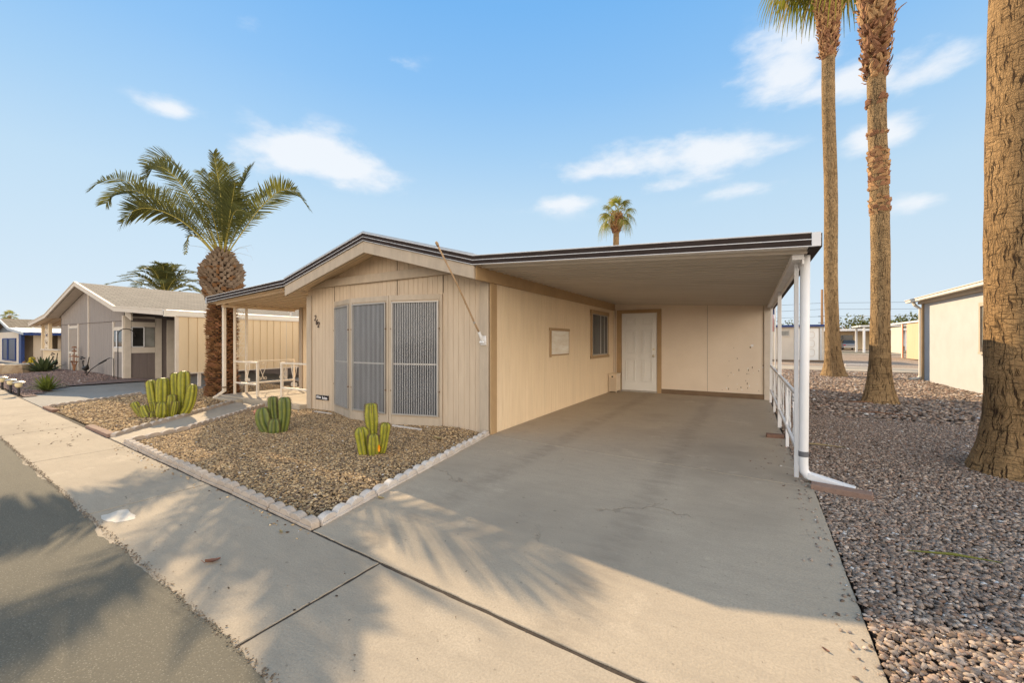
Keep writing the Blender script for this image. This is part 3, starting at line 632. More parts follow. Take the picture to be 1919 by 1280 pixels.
PNK = [(.34, .25, .195), (.26, .19, .15), (.42, .32, .25), (.15, .11, .085), (.37, .29, .235), (.52, .42, .34), (.29, .24, .205), (.34, .22, .16)]
P = scatter(G_MAIN, 5600); stones('garden_gravel', P, .0100, TAN, hmain, M['stone_tan'], 'tan crushed gravel covering the front garden bed before the bay window', 'gravel', white=.003, lift=.35)
P = scatter(G_LEFT, 1900); P = P[P[:, 1] < 7]; stones('side_garden_gravel', P, .019, TAN, hflat, M['stone_tan'], 'tan crushed gravel around the big cactus between path and grey driveway', 'gravel', 'o', white=.004, lift=.4)
GA = [(.462, .9), (.462, 1.60), (.503, 4.5), (.415, 4.7), (.43, 9), (5.0, 9), (5.0, .7)]
P = scatter(GA, 5200); dist = np.hypot(P[:, 0] + 0, P[:, 1]); P = P[(P[:, 1] > 1.2)]
P1 = P[P[:, 1] < 4.6]; P2 = P[P[:, 1] >= 4.6]
stones('yard_gravel', P1, .0112, PNK, hflat, M['stone_right'], 'pinkish grey crushed rock covering the side yard right of the driveway, nearest the street', 'gravel', white=.012, lift=.5)
stones('yard_gravel', P2, .0130, PNK, hflat, M['stone_right'], 'pinkish grey crushed rock around the near palm trunk and along the carport railing', 'gravel', 'o', white=.012, lift=.5)
n = 260; x = .455 - np.abs(nr.normal(size=n)) * .07; PS = np.stack([x, 1.7 + nr.random(n) * 8], 1)
stones('spilled_gravel', PS, .0085, PNK, lambda x, y: 0 * x + .006, M['stone_right'], 'loose stones spilled from the side yard onto the driveway edge', 'gravel', 'i', white=.02, lift=.1)
n = 120; t = nr.random(n); PS = np.stack([-7.0 + t * 4.4, 1.93 - t * .23 - np.abs(nr.normal(size=n)) * .06], 1)
stones('spilled_gravel', PS, .0070, TAN, lambda x, y: 0 * x + .004, M['stone_tan'], 'small tan stones spilled over the edging onto the sidewalk', 'gravel', 'i', white=.02, lift=.1)
P = scatter([(.43, 9), (.43, 22.5), (12, 22.5), (5.0, 9)], 430); P = P[~((P[:, 0] > 5.0) & (P[:, 1] < 18.8))]
stones('rear_yard_gravel', P, .036, PNK, hflat, M['stone_right'], 'pinkish grey crushed rock in the side yard around the farther palm trunks', 'gravel', 'o', white=.02, lift=.5)
NBP = [(-15.2, 2.45), (-14.9, 2.5), (-17.0, 3.4), (-18.2, 5.1), (-25, 5.1), (-27, 3.6), (-24, 2.85), (-18, 2.6)]
P = scatter(NBP, 700); nbh = lambda x, y: .02 + .16 * np.exp(-((x + 21.5) / 3.2) ** 2) * np.sin(np.pi * np.minimum(1, (y - (1.645 - .052 * x)) / (5.6 - (1.645 - .052 * x)) * .8)) + .12 * np.exp(-((x + 26) / 2.5) ** 2) * (y - (1.645 - .052 * x)) / (5.6 - (1.645 - .052 * x))
stones('neighbour_gravel', P, .024, [(.27, .19, .165), (.20, .14, .125), (.34, .25, .215), (.24, .19, .175), (.30, .20, .17)], nbh, M['stone_right'], 'mauve brown crushed rock mounded before the grey house', 'gravel', 'o', white=.004, lift=.4)
# crumbs along the street edge and in the joint
n = 2600; x = -9 + nr.random(n) * 9.5; P = np.stack([x, yst(x) + .012 + (nr.normal(size=n)) * .011], 1)
stones('kerb_debris', P, .0042, [(.20, .155, .11), (.30, .24, .17), (.12, .09, .065)], lambda x, y: 0 * x + .004, M['stone_tan'], 'loose dark grit along the ragged seam of street and sidewalk', 'debris', 'o', white=0)

# ================================================================== MAIN HOUSE
FX0, FX1, FY = -7.42, -3.20, 4.80
RX, RZ = -5.28, 3.03
def roofz(x):          # top of the gable roof
    return RZ - abs(x - RX) * (.262 if x < RX else .274)
H = thing('manufactured_home', 'cream single storey home with bay window and attached carport, numbered 262', 'house', (-5.3, 4.8, 0))
mb = MB(); L_ = FX1 - FX0
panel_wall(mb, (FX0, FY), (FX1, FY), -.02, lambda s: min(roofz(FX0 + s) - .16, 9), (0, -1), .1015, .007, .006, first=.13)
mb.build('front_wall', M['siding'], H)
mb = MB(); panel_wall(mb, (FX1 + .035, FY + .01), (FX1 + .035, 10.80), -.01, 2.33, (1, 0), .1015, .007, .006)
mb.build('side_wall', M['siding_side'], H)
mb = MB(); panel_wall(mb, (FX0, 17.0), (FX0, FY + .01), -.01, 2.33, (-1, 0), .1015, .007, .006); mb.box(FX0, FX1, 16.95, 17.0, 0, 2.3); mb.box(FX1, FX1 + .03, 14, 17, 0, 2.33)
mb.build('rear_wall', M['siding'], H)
# corner boards
for nm, b in (('a', (-7.44, -7.30, 4.775, 4.795, -.02, 2.20)), ('b', (-3.335, -3.185, 4.77, 4.795, -.02, 2.16))):
    mb = MB(); mb.box(*b); mb.build('corner_board', M['taupe'], H, bevel=.002)
mb = MB(); mb.box(-3.163, -3.140, 4.772, 4.925, -.01, 2.14); tag(mb.build('corner_board', M['brown_trim'], H, bevel=.002), 'tan side of the corner board')
# beam in the gable and panel seams
mb = MB(); z0, z1 = 2.335, 2.475
def xat(z, side): return RX - side * (RZ - .17 - z) / (.262 if side > 0 else .274)
mb.hexa([(xat(z0, 1), 4.745, z0), (xat(z0, -1), 4.745, z0), (xat(z0, -1), 4.795, z0), (xat(z0, 1), 4.795, z0)], [(xat(z1, 1), 4.745, z1), (xat(z1, -1), 4.745, z1), (xat(z1, -1), 4.795, z1), (xat(z1, 1), 4.795, z1)])
mb.build('gable_beam', M['taupe'], H, bevel=.003)
for b in ((-5.005, -4.998, 4.788, 4.7925, 2.05, 2.333), (-5.005, -4.998, 4.788, 4.7925, 2.478, 2.78), (-4.03, -4.024, 4.788, 4.7925, 2.06, 2.333), (-6.61, -6.604, 4.788, 4.7925, 2.06, 2.333)):
    mb = MB(); mb.box(*b); mb.build('panel_seam', M['dark_joint'], H)
# roof body, white coated top
mb = MB(); path = [(-7.45, roofz(-7.45)), (RX, RZ), (-3.14, roofz(-3.14))]
mb.xzstrip(path, 4.40, 17.2, -.01, -.14, 0); mb.build('roof', M['roof_white'], H)
mb = MB(); mb.xzstrip(path, 4.42, 4.83, -.1425, -.156, 0); mb.build('soffit', M['siding_side'], H)
mb = MB()
for i in range(1, 3):
    mb.xzstrip(path, 4.40 + .135 * i, 4.403 + .135 * i, -.156, -.1575, 0)
mb.build('soffit_seam', M['dark_joint'], H)
# barge boards
for i, (a, b) in enumerate(((path[0], path[1]), (path[1], path[2]))):
    mb = MB(); e = .0015
    mb.xzstrip([(a[0] + e * (i), a[1]), (b[0] - e * (1 - i), b[1])], 4.352, 4.395, -.118, -.295); mb.build('barge_board', M['taupe'], H, bevel=.003)
# brown side fascia under the carport roof
mb = MB(); mb.box(-3.152, -3.128, 4.40, 10.79, 2.145, 2.325); mb.build('side_fascia', M['brown_trim'], H, bevel=.002)
mb = MB(); mb.box(-3.149, -3.10, 4.42, 10.82, 2.327, 2.341); mb.build('hanger_strip', M['cream_metal'], H)
# front metal fascia, one run from awning over the gable to the carport
full = [(-10.42, 2.305), (-7.45, roofz(-7.45) + .006), (RX, RZ + .008), (-3.14, roofz(-3.14) + .006), (.462, 2.262)]
mb = MB()
mb.xzstrip(full, 4.329, 4.352, 0, -.004, 1); mb.xzstrip(full, 4.331, 4.352, -.004, -.054, 0); mb.xzstrip(full, 4.326, 4.352, -.054, -.0605, 1)
mb.xzstrip(full, 4.331, 4.352, -.0605, -.112, 0); mb.xzstrip(full, 4.326, 4.352, -.112, -.118, 1)
mb.xzstrip(full, 4.322, 4.44, .006, -.0005, 1)
mb.build('metal_fascia', [M['brown_metal'], M['white_metal']], H)
mb = MB()       # galvanised lip along the gable top
mb.xzstrip(full[1:4], 4.334, 4.47, .034, .007); mb.build('drip_edge', M['gal'], H)
# carport pan roof
def pans(mb, xa, za, xb, zb, y0, y1, pitch=.15, rib=.035, hgt=.045, thick=0, mi=0):
    y = y0; pr = []
    while y < y1:
        pr += [(y, 0), (y + pitch - rib, 0), (y + pitch - rib + .006, hgt), (y + pitch - .006, hgt), (y + pitch, 0)]; y += pitch
    k = len(pr)
    vs = [(xa, y, za + h) for y, h in pr] + [(xb, y, zb + h) for y, h in pr]
    mb.add(vs, [(i, i + 1, i + 1 + k, i + k) for i in range(k - 1)], mi)
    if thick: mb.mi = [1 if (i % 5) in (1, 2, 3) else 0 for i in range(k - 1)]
    return mb
mb = MB(); pans(mb, -3.13, 2.350, .45, 2.152, 4.356, 14.2, .19, .045, -.034, 1); mb.build('carport_roof', [M['ceil_metal'], M['ceil_rib_shade']], H)
mb = MB(); mb.hexa([(-3.1, 4.37, 2.343 + .055), (.45, 4.37, 2.146 + .055), (.45, 14.2, 2.146 + .055), (-3.1, 14.2, 2.343 + .055)], [(-3.1, 4.37, 2.343 + .06), (.45, 4.37, 2.146 + .06), (.45, 14.2, 2.146 + .06), (-3.1, 14.2, 2.343 + .06)]); mb.build('carport_roof_deck', M['roof_white'], H)
mb = MB(); pans(mb, -7.45, 2.325, -10.40, 2.175, 4.356, 14.2, .20, .05, -.03); mb.build('awning_roof', M['cream_metal'], H)
mb = MB(); mb.hexa([(-10.4, 4.37, 2.175 + .055), (-7.43, 4.37, 2.325 + .055), (-7.43, 14.2, 2.325 + .055), (-10.4, 14.2, 2.175 + .055)], [(-10.4, 4.37, 2.175 + .06), (-7.43, 4.37, 2.325 + .06), (-7.43, 14.2, 2.325 + .06), (-10.4, 14.2, 2.175 + .06)]); mb.build('awning_roof_deck', M['roof_white'], H)
# gutters at both outer edges
mb = MB(); mb.box(.452, .456, 4.36, 14.2, 2.135, 2.255); mb.box(.456, .54, 4.36, 14.2, 2.14, 2.145); mb.box(.536, .54, 4.36, 14.2, 2.145, 2.26); mb.build('gutter', M['brown_metal'], H)
mb = MB(); mb.box(.4625, .528, 4.325, 4.355, 2.142, 2.264); mb.build('gutter_end_cap', M['white_metal'], H, bevel=.002)
mb = MB(); mb.box(-10.47, -10.425, 4.33, 14.2, 2.17, 2.30); mb.build('gutter', M['gal'], H, bevel=.003)
mb = MB(); mb.box(.34, .43, 4.55, 10.75, 2.075, 2.14); mb.box(.415, .43, 4.55, 10.75, 2.03, 2.075); mb.build('carport_beam', M['white_paint'], H, bevel=.003)
mb = MB(); mb.box(-10.36, -10.27, 4.6, 6.28, 2.10, 2.17); mb.build('awning_beam', M['cream_metal'], H, bevel=.003)
# carport posts
for (x, y, w, dx) in ((.392, 4.80, .036, 0), (.395, 7.42, .05, 0), (.39, 10.35, .045, .02)):
    mb = MB(); mb.bar((x + dx * 0, y, -.0), (x + dx, y, 2.075), w, w); mb.build('carport_post', M['white_paint'], H, bevel=.004)
for (x, y) in ((-10.3, 4.85), (-10.3, 5.10)):
    mb = MB(); mb.bar((x, y, .10), (x, y, 2.10), .045, .045); mb.build('awning_post', M['iron_white'], H, bevel=.004)
mb = MB()
for k in range(4): scroll(mb, (-10.3, 4.975, 0), (0, 1, 0), .95 + k * .28, 1.2 + k * .28, .19, .005)
mb.build('post_scrollwork', M['iron_white'], H)
# round downspout at the carport corner
D_ = MB(); D_.tube([(.452, 4.69, 2.13), (.446, 4.69, 1.2), (.438, 4.69, .16), (.442, 4.688, .10), (.47, 4.683, .06), (.50, 4.678, .045)], [.039, .039, .039, .039, .039, .038], 20)
ds = D_.build('downspout', M['white_paint'], H, smooth=True)
D_ = MB(); D_.bar((.475, 4.685, .062), (.80, 4.60, .004), .085, .062); D_.build('downspout_outlet', M['white_paint'], ds, bevel=.008)
D_ = MB(); D_.tube([(.439, 4.69, .235), (.439, 4.69, .285)], .0405, 20); D_.build('tape_band', M['duct'], ds, smooth=False)
D_ = MB(); D_.bar((-10.46, 4.70, .16), (-10.46, 4.70, 2.18), .085, .06); ds2 = D_.build('downspout', M['iron_white'], H, bevel=.01)
D_ = MB(); D_.bar((-10.46, 4.70, .175), (-10.55, 4.52, .02), .08, .06); D_.build('downspout_outlet', M['iron_white'], ds2, bevel=.01)
D_ = MB(); D_.box(-10.51, -10.41, 4.66, 4.74, .25, .28); D_.build('strap', M['dark_board'], ds2)
# porch room behind the awning
mb = MB(); panel_wall(mb, (-10.05, 6.30), (-7.43, 6.30), .10, 2.3, (0, -1), .2, .008, .006); mb.box(-10.05, -7.43, 6.35, 14, .1, 2.17)
mb.build('porch_room_wall', M['siding_side'], H)
mb = MB(); mb.box(-10.09, -9.96, 6.265, 6.292, .10, 2.2); mb.build('corner_board', M['taupe'], H, bevel=.002)
# carport end wall
mb = MB(); mb.box(-3.16, .30, 10.80, 10.86, .0, 2.40); mb.box(-3.1, .30, 10.86, 14, .0, 2.13); mb.build('carport_end_wall', M['stucco_pink'], H)
mb = MB(); mb.box(-1.93, .285, 10.772, 10.798, .0, .115); mb.build('baseboard', M['dark_board'], H, bevel=.002)
mb = MB(); mb.box(.285, .40, 10.76, 10.80, .0, 2.14); mb.build('corner_board', M['pale_trim'], H, bevel=.002)
for x in (-.88, .27, -3.12): mb = MB(); mb.box(x, x + .005, 10.7965, 10.7995, .12, 2.2); mb.build('panel_seam', M['dark_joint'], H)
mb = MB()      # chips of missing paint
for _ in range(36):
    x = -.1 + rng.gauss(.1, .35); z = .15 + abs(rng.gauss(0, .5));
    if x > .27 or x < -1.8 or z > 1.9: continue
    w = .006 + rng.random() * .012; h = w * (1 + rng.random() * 2.5)
    mb.box(x, x + w, 10.7955, 10.799, z, z + h, rng.choice((0, 0, 1)))
mb.box(.02, .075, 10.795, 10.799, 1.20, 1.25, 1); mb.box(.0, .03, 10.795, 10.799, 1.17, 1.20, 0)
tag(mb.build('paint_chips', [M['dark_board'], M['letter_white']], H), kind='stuff')
# door in the end wall
dr = MB(); dr.box(-2.93, -2.045, 10.775, 10.797, .045, 2.055); door = dr.build('door', M['door_white'], H, bevel=.002)
for cx in (-2.70, -2.275):
    for z0, z1 in ((.27, .86), (1.00, 1.62), (1.745, 1.93)):
        p = MB(); w = .125
        # moulded frame around a raised field
        for (xa, xb, za, zb) in ((cx - w, cx + w, z1 - .022, z1), (cx - w, cx + w, z0, z0 + .022), (cx - w, cx - w + .022, z0 + .022, z1 - .022), (cx + w - .022, cx + w, z0 + .022, z1 - .022)): p.box(xa, xb, 10.755, 10.774, za, zb)
        p.box(cx - w + .05, cx + w - .05, 10.762, 10.774, z0 + .05, z1 - .05)
        p.build('door_panel', M['door_white'], door, bevel=.004)
p = MB(); p.tube([(-2.115, 10.775, .95), (-2.115, 10.745, .95)], .012, 12); 
for k in range(1): p.tube([(-2.115, 10.75, .95), (-2.115, 10.735, .95), (-2.115, 10.715, .95), (-2.115, 10.708, .95)], [.016, .029, .027, .012], 14)
p.build('door_knob', M['brass'], door, smooth=True)
p = MB(); p.tube([(-2.115, 10.775, 1.12), (-2.115, 10.752, 1.12)], .028, 14); p.build('deadbolt', M['brass'], door)
for nm, b in ((0, (-3.06, -2.945, 10.76, 10.797, 0, 2.15)), (1, (-2.03, -1.93, 10.76, 10.797, 0, 2.15)), (2, (-2.944, -2.031, 10.762, 10.797, 2.065, 2.152))):
    p = MB(); p.box(*b); p.build('door_frame', M['brown_trim'], H, bevel=.002)
p = MB(); p.box(-2.944, -2.031, 10.73, 10.797, .004, .04); p.build('threshold', M['alum'], H, bevel=.002)
# plywood patch and window in the side wall (x = FX1+.035)
X0 = FX1 + .044
p = MB(); p.box(X0, X0 + .012, 6.80, 7.62, 1.08, 1.52); pw = p.build('plywood_patch', M['plywood'], H)
p = MB(); p.box(X0, X0 + .022, 6.72, 7.66, 1.522, 1.572); p.box(X0, X0 + .018, 6.745, 6.797, 1.03, 1.52); p.box(X0, X0 + .014, 6.80, 7.64, 1.052, 1.079); p.box(X0, X0 + .012, 7.622, 7.65, 1.08, 1.52); p.build('patch_trim', M['brown_trim'], pw, bevel=.003)
p = MB(); p.box(X0, X0 + .010, 9.06, 10.18, 1.02, 1.95); wn = p.build('window', M['glass_dark'], H)
p = MB(); p.box(X0 + .010, X0 + .028, 9.60, 9.64, 1.025, 1.945); p.box(X0, X0 + .022, 9.035, 9.06, 1.02, 1.95); p.box(X0, X0 + .022, 10.16, 10.185, 1.02, 1.95); p.box(X0, X0 + .022, 9.035, 10.185, 1.0, 1.02); p.box(X0, X0 + .022, 9.035, 10.185, 1.95, 1.968); p.box(X0 + .011, X0 + .02, 9.90, 9.93, 1.025, 1.945); p.build('window_frame', M['alum'], wn)
p = MB(); p.box(X0, X0 + .030, 8.93, 10.30, 1.970, 2.06); p.box(X0, X0 + .024, 8.955, 9.033, .985, 1.968); p.box(X0, X0 + .024, 10.187, 10.27, .985, 1.968); p.box(X0, X0 + .034, 8.93, 10.30, .92, .983); p.build('window_trim', M['brown_trim'], wn, bevel=.003)

# bay window
BP = [(-6.60, 4.79), (-5.84, 4.545), (-4.92, 4.545), (-4.035, 4.79)]
bay = MB(); bay.prism(BP, -.03, 2.05)
B_ = bay.build('bay_window', M['siding'], H, bevel=.003)
for i in range(3):
    a = Vector(BP[i] + (0,)); b = Vector(BP[i + 1] + (0,)); d = (b - a).normalized(); n = Vector((d.y, -d.x, 0)); L_ = (b - a).length
    if n.y > 0: n = -n
    P = lambda s, o, z: a + d * s + n * o + Vector((0, 0, z))
    def fbox(mb, s0, s1, o0, o1, z0, z1, mi=0):
        mb.hexa([P(s0, o0, z0), P(s1, o0, z0), P(s1, o1, z0), P(s0, o1, z0)], [P(s0, o0, z1), P(s1, o0, z1), P(s1, o1, z1), P(s0, o1, z1)], mi)
    t = MB(); e0 = .045 if i != 1 else .05
    fbox(t, .004, e0, .001, .014, 0, 2.045); fbox(t, L_ - e0, L_ - .004, .001, .014, 0, 2.045)
    fbox(t, e0 + .001, L_ - e0 - .001, .001, .014, 1.965, 2.045); fbox(t, e0 + .001, L_ - e0 - .001, .001, .012, 0, .15)
    t.build('bay_trim', M['taupe'] if i != 1 else M['taupe'], B_, bevel=.002)
    s0, s1, z0, z1 = e0 + .012, L_ - e0 - .012, .168, 1.945
    g = MB(); fbox(g, s0 + .004, s1 - .004, .002, .008, z0, z1); sc = g.build('sun_screen', M['glass_bay'], B_)
    fr = MB(); w = .022
    fbox(fr, s0, s1, .010, .036, z1 - w, z1); fbox(fr, s0, s1, .010, .036, z0, z0 + w); fbox(fr, s0, s0 + w, .010, .0355, z0 + w + .0005, z1 - w - .0005); fbox(fr, s1 - w, s1, .010, .0355, z0 + w + .0005, z1 - w - .0005)
    fo = fr.build('screen_frame', M['alum'], B_, bevel=.002)
    sl_ = MB(); k = int((s1 - s0 - 2 * w) / .030); st = (s1 - s0 - 2 * w) / k
    for j in range(k):
        c = s0 + w + st * (j + .5); ww = .0036
        fbox(sl_, c - ww, c + ww, .014, .018, z0 + w, z1 - w)
    so_ = sl_.build('screen_ribs', M['slat'], B_)
    mu = MB(); fbox(mu, s0 + w, s1 - w, .0085, .0125, .955, .978); mu.build('mullion', M['alum'], B_)
    for zz in (.55, 1.52):
        for ss in (s0 - .008, s1 + .008): cl = MB(); fbox(cl, ss - .007, ss + .007, .0145, .041, zz - .010, zz + .010); cl.build('screen_clip', M['dark_board'], B_)
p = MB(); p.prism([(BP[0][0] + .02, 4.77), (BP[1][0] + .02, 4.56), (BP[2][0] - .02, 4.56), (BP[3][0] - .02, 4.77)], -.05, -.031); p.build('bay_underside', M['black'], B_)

# numerals and name plate
def text_mesh(txt, size, mat, parent, loc, rot=(R(90), 0, 0), ext=.004, shear=0, name='lettering', bold=0, sx=1):
    cu = bpy.data.curves.new(name, 'FONT'); cu.body = txt; cu.size = size; cu.extrude = ext; cu.shear = shear; cu.offset = bold; cu.align_x = 'CENTER'; cu.align_y = 'CENTER'
    to = bpy.data.objects.new('tmp', cu); COL.objects.link(to); bpy.context.view_layer.update()
    me = bpy.data.meshes.new_from_object(to.evaluated_get(bpy.context.evaluated_depsgraph_get())); bpy.data.objects.remove(to)
    mw = Matrix.Translation(loc) @ Matrix.Rotation(rot[2], 4, 'Z') @ Matrix.Rotation(rot[0], 4, 'X') @ Matrix.Rotation(rot[1], 4, 'Z') @ Matrix.Diagonal((sx, 1, 1, 1))
    me.transform(FR[parent.name].inverted() @ mw); me.materials.clear(); me.materials.append(mat); me.name = name
    o = bpy.data.objects.new(name, me); COL.objects.link(o); o.parent = parent; FR[o.name] = FR[parent.name]; return o
for ch, x, z in (('2', -7.185, 1.765), ('6', -7.135, 1.685), ('2', -7.085, 1.635)):
    text_mesh(ch, .155, M['numeral'], H, (x, 4.786, z), (R(90), R(-6), 0), .004, .15, 'house_numeral', .0005, .8)
p = MB(); p.hexa([(-7.15, 4.778, .216), (-6.78, 4.778, .216), (-6.78, 4.792, .216), (-7.15, 4.792, .216)], [(-7.15, 4.778, .302), (-6.78, 4.778, .302), (-6.78, 4.792, .302), (-7.15, 4.792, .302)])
pl = p.build('name_plate', M['sign_black'], H, bevel=.001)
text_mesh('Alna', .078, M['letter_white'], pl, (-7.065, 4.777, .266), (R(90), 0, 0), .0015, 0, 'lettering', .0014, .95)
text_mesh('Swiggs', .074, M['letter_white'], pl, (-6.882, 4.777, .255), (R(90), 0, 0), .0015, 0, 'lettering', .0014, .80)
# foundation vents half buried before the wall
for x0, x1, y in ((-4.75, -4.15, 4.44), (-6.95, -6.45, 4.60)):
    p = MB(); p.box(x0, x1, y, y + .03, -.02, .035); v = tag(p.build('vent_curb', M['edger_white'], None, bevel=.004), 'white concrete strip half buried in gravel %s' % ('below the right end of the bay window' if x0 > -5 else 'between the name plate and the bay window'), 'concrete strip')

# railings
def rail(name, label, pts, posts, z0, z1, scr, mat):
    a = Vector(pts[0] + (0,)); b = Vector(pts[1] + (0,)); T = thing(name, label, 'railing', ((a.x + b.x) / 2, (a.y + b.y) / 2, posts[0][2] if posts else 0))
    for z in (z0, z1):
        p = MB(); p.bar(a + Vector((0, 0, z)), b + Vector((0, 0, z)), .03, .035); p.build('rail', mat, T, bevel=.003)
    for x, y, zb, w in posts:
        p = MB(); p.bar((x, y, zb), (x, y, z1 + (.017 if w > .03 else 0)), w, w); p.build('post', mat, T, bevel=.003)
    d = (b - a).normalized(); L = (b - a).length
    for s in scr:
        p = MB(); scroll(p, a + d * (L * s), d, z0 + .015, z1 - .015, .24 if L > .8 else .2, .007); p.build('scroll', mat, T)
    return T
rail('porch_railing', 'short white iron railing section left of the porch step', ((-10.27, 4.85), (-9.32, 4.85)), [(-9.33, 4.85, .10, .045)], .37, .855, (.55,), M['iron_white'])
rail('porch_railing', 'short white iron railing section between the porch step and the cream house wall', ((-8.40, 4.85), (-7.45, 4.85)), [(-8.40, 4.85, .10, .045)], .355, .87, (.45,), M['iron_white'])
rail('porch_railing', 'long cream iron railing along the far side of the porch, facing the neighbour', ((-10.3, 5.13), (-10.3, 6.27)), [(-10.3, 6.26, .10, .04)], .32, .84, (.3, .75), M['iron_white'])
rail('carport_railing', 'white railing with scrolls between the round downspout and the second carport post', ((.40, 4.83), (.395, 7.39)), [(.405, 6.1, 0, .035)], .27, .80, (.12, .32, .52, .72, .9), M['white_paint'])
rail('carport_railing', 'white railing between the second and third carport posts, farther back', ((.395, 7.45), (.39, 10.3)), [(.40, 9.0, 0, .035)], .27, .80, (.15, .35, .55, .75), M['white_paint'])

# flagpole in its white bracket
T = thing('flagpole', 'bare wooden flagpole slanting up from a white bracket on the corner board', 'flagpole', (-3.26, 4.75, 1.33))
p = MB(); p.tube([(-3.262, 4.69, 1.40), (-3.30, 4.60, 1.57), (-3.37, 4.30, 2.08), (-3.455, 4.0, 2.56)], [.0125, .0125, .012, .012], 10); p.build('pole', M['wood_pole'], T, smooth=True)
p = MB(); p.tube([(-3.452, 4.01, 2.545), (-3.458, 3.99, 2.58), (-3.462, 3.975, 2.60)], [.016, .021, .012], 10); p.build('finial', M['wood_pole'], T, smooth=True)
p = MB(); p.tube([(-3.30, 4.60, 1.57), (-3.305, 4.58, 1.60)], .015, 10); p.build('ferrule', M['alum'], T)
p = MB(); p.box(-3.305, -3.215, 4.745, 4.768, 1.27, 1.40); p.tube([(-3.26, 4.735, 1.335), (-3.262, 4.70, 1.385), (-3.272, 4.66, 1.455)], [.026, .024, .019], 12); p.tube([(-3.30, 4.73, 1.31), (-3.22, 4.73, 1.31)], .02, 10); p.build('bracket', M['white_paint'], T, bevel=.003)
# ventilated hamper by the door
T = thing('hamper', 'cream slatted plastic hamper standing in the corner left of the door', 'hamper', (-3.05, 10.5, 0))
x0, x1, y0, y1 = -3.145, -2.945, 10.30, 10.68
p = MB(); p.box(x0 + .01, x1 - .01, y0 + .012, y1 - .01, .04, .46); p.build('body', M['pale_trim'], T)
p = MB()
for k in range(8):
    x = x0 + .016 + k * .0225; p.box(x, x + .011, y0 - .002, y0 + .010, .05, .37)
for k in range(8):
    y = y0 + .02 + k * .045; p.box(x1 - .008, x1 + .002, y, y + .036, .05, .44)
p.build('slats', M['cream_metal'], T)
for b in ((x0, x1, y0 - .004, y0 + .0105, .375, .455), (x0, x0 + .014, y0 - .004, y0 + .011, 0, .374), (x1 - .014, x1 + .004, y0 - .004, y0 + .011, 0, .374), (x1 - .012, x1 + .003, y1 - .02, y1, 0, .455), (x0 + .015, x1 - .015, y0 - .003, y0 + .0105, .035, .049)):
    p = MB(); p.box(*b); p.build('frame_bar', M['cream_metal'], T, bevel=.002)
p = MB(); p.box(x0 - .012, x1 + .014, y0 - .016, y1 + .008, .457, .49); p.build('lid', M['cream_metal'], T, bevel=.008)
p = MB(); p.box(-3.07, -3.025, y0 - .0055, y0 - .0035, .395, .43); p.build('handle_hole', M['black'], T)

# ================================================================== EDGING STONES (2 ft pieces with four scallops)
def edger_mesh(mat, ln=.60, n=4, name='edging_stone'):
    mb = MB(); r = ln / n / 2; prof = []
    for k in range(n):
        for j in range(9):
            if k and j == 0: continue
            a = math.pi * (1 - j / 8); prof.append((-ln / 2 + r + 2 * r * k + r * math.cos(a) * .97, .026 + r * .50 * math.sin(a)))
    bot = [(ln / 2 - .004, -.03), (-ln / 2 + .004, -.03)]
    pts = [(-ln / 2 + .004, .026)] + prof[1:-1] + [(ln / 2 - .004, .026)]
    k = len(pts); front = -.030
    vs = []
    for y, dz in ((-.026, 0), (.034, .003)):
        vs += [(x, y, z + dz) for x, z in pts] + [(x, y, z) for x, z in bot]
    m = k + 2
    mb.add(vs, [tuple(range(m - 1, -1, -1)), tuple(range(m, 2 * m))] + [(i, (i + 1) % m, (i + 1) % m + m, i + m) for i in range(m)])
    mb.box(-ln / 2 + .004, ln / 2 - .004, -.038, -.0265, -.03, .020)     # low front lip
    o = mb.build(name, mat, origin=(0, 0, 0), bevel=.004); return o
PE = {'a': edger_mesh(M['edger']), 'w': edger_mesh(M['edger_white'])}
used = {}
def edge_row(a, b, kind, label, group, ln=.60, out=1, far=0):
    a = Vector(a); b = Vector(b); d = (b - a); n = max(1, round(d.length / ln)); d.normalize(); L = (b - a).length / n
    for i in range(n):
        c = a + d * L * (i + .5); rz = math.atan2(d.y, d.x) + (0 if out > 0 else math.pi) + R(rng.uniform(-1.6, 1.6))
        src = PE[kind]
        if kind not in used: o = src; used[kind] = 1
        else: o = src.copy(); COL.objects.link(o)
        o.location = (c.x + rng.uniform(-.004, .004), c.y + rng.uniform(-.004, .004), rng.uniform(-.006, .004)); o.rotation_euler = (R(rng.uniform(-2, 2)), R(rng.uniform(-1.2, 1.2)), rz); o.scale = (L / .60 * .99, 1, 1)
        nm_ = ['first', 'second', 'third', 'fourth', 'fifth', 'sixth', 'seventh', 'eighth', 'ninth'][i if far == 0 else n - 1 - i]; tag(o, nm_ + ' ' + label, 'edging stone', group)
edge_row((-6.98, 2.0), (-2.64, 1.765), 'a', 'cream scalloped edging stone from the driveway corner, along the sidewalk edge of the garden', 'edging stones along the sidewalk', out=1, far=1)
edge_row((-2.665, 1.80), (-3.185, 4.76), 'w', 'white scalloped edging stone from the sidewalk corner, between garden bed and driveway', 'edging stones along the driveway', out=1)
edge_row((-6.96, 2.02), (-7.28, 2.78), 'a', 'scalloped edging stone from the sidewalk, garden side of the front path', 'edging stones right of the front path', out=-1)
edge_row((-7.28, 2.78), (-8.52, 4.55), 'a', 'scalloped edging stone back from the porch step, garden side of the front path', 'edging stones right of the front path', out=-1, far=1)
edge_row((-7.58, 2.03), (-8.50, 3.15), 'a', 'scalloped edging stone from the sidewalk, big cactus side of the front path', 'edging stones left of the front path', out=1)
edge_row((-8.50, 3.15), (-9.68, 4.58), 'a', 'scalloped edging stone back from the porch step, big cactus side of the front path', 'edging stones left of the front path', out=1, far=1)
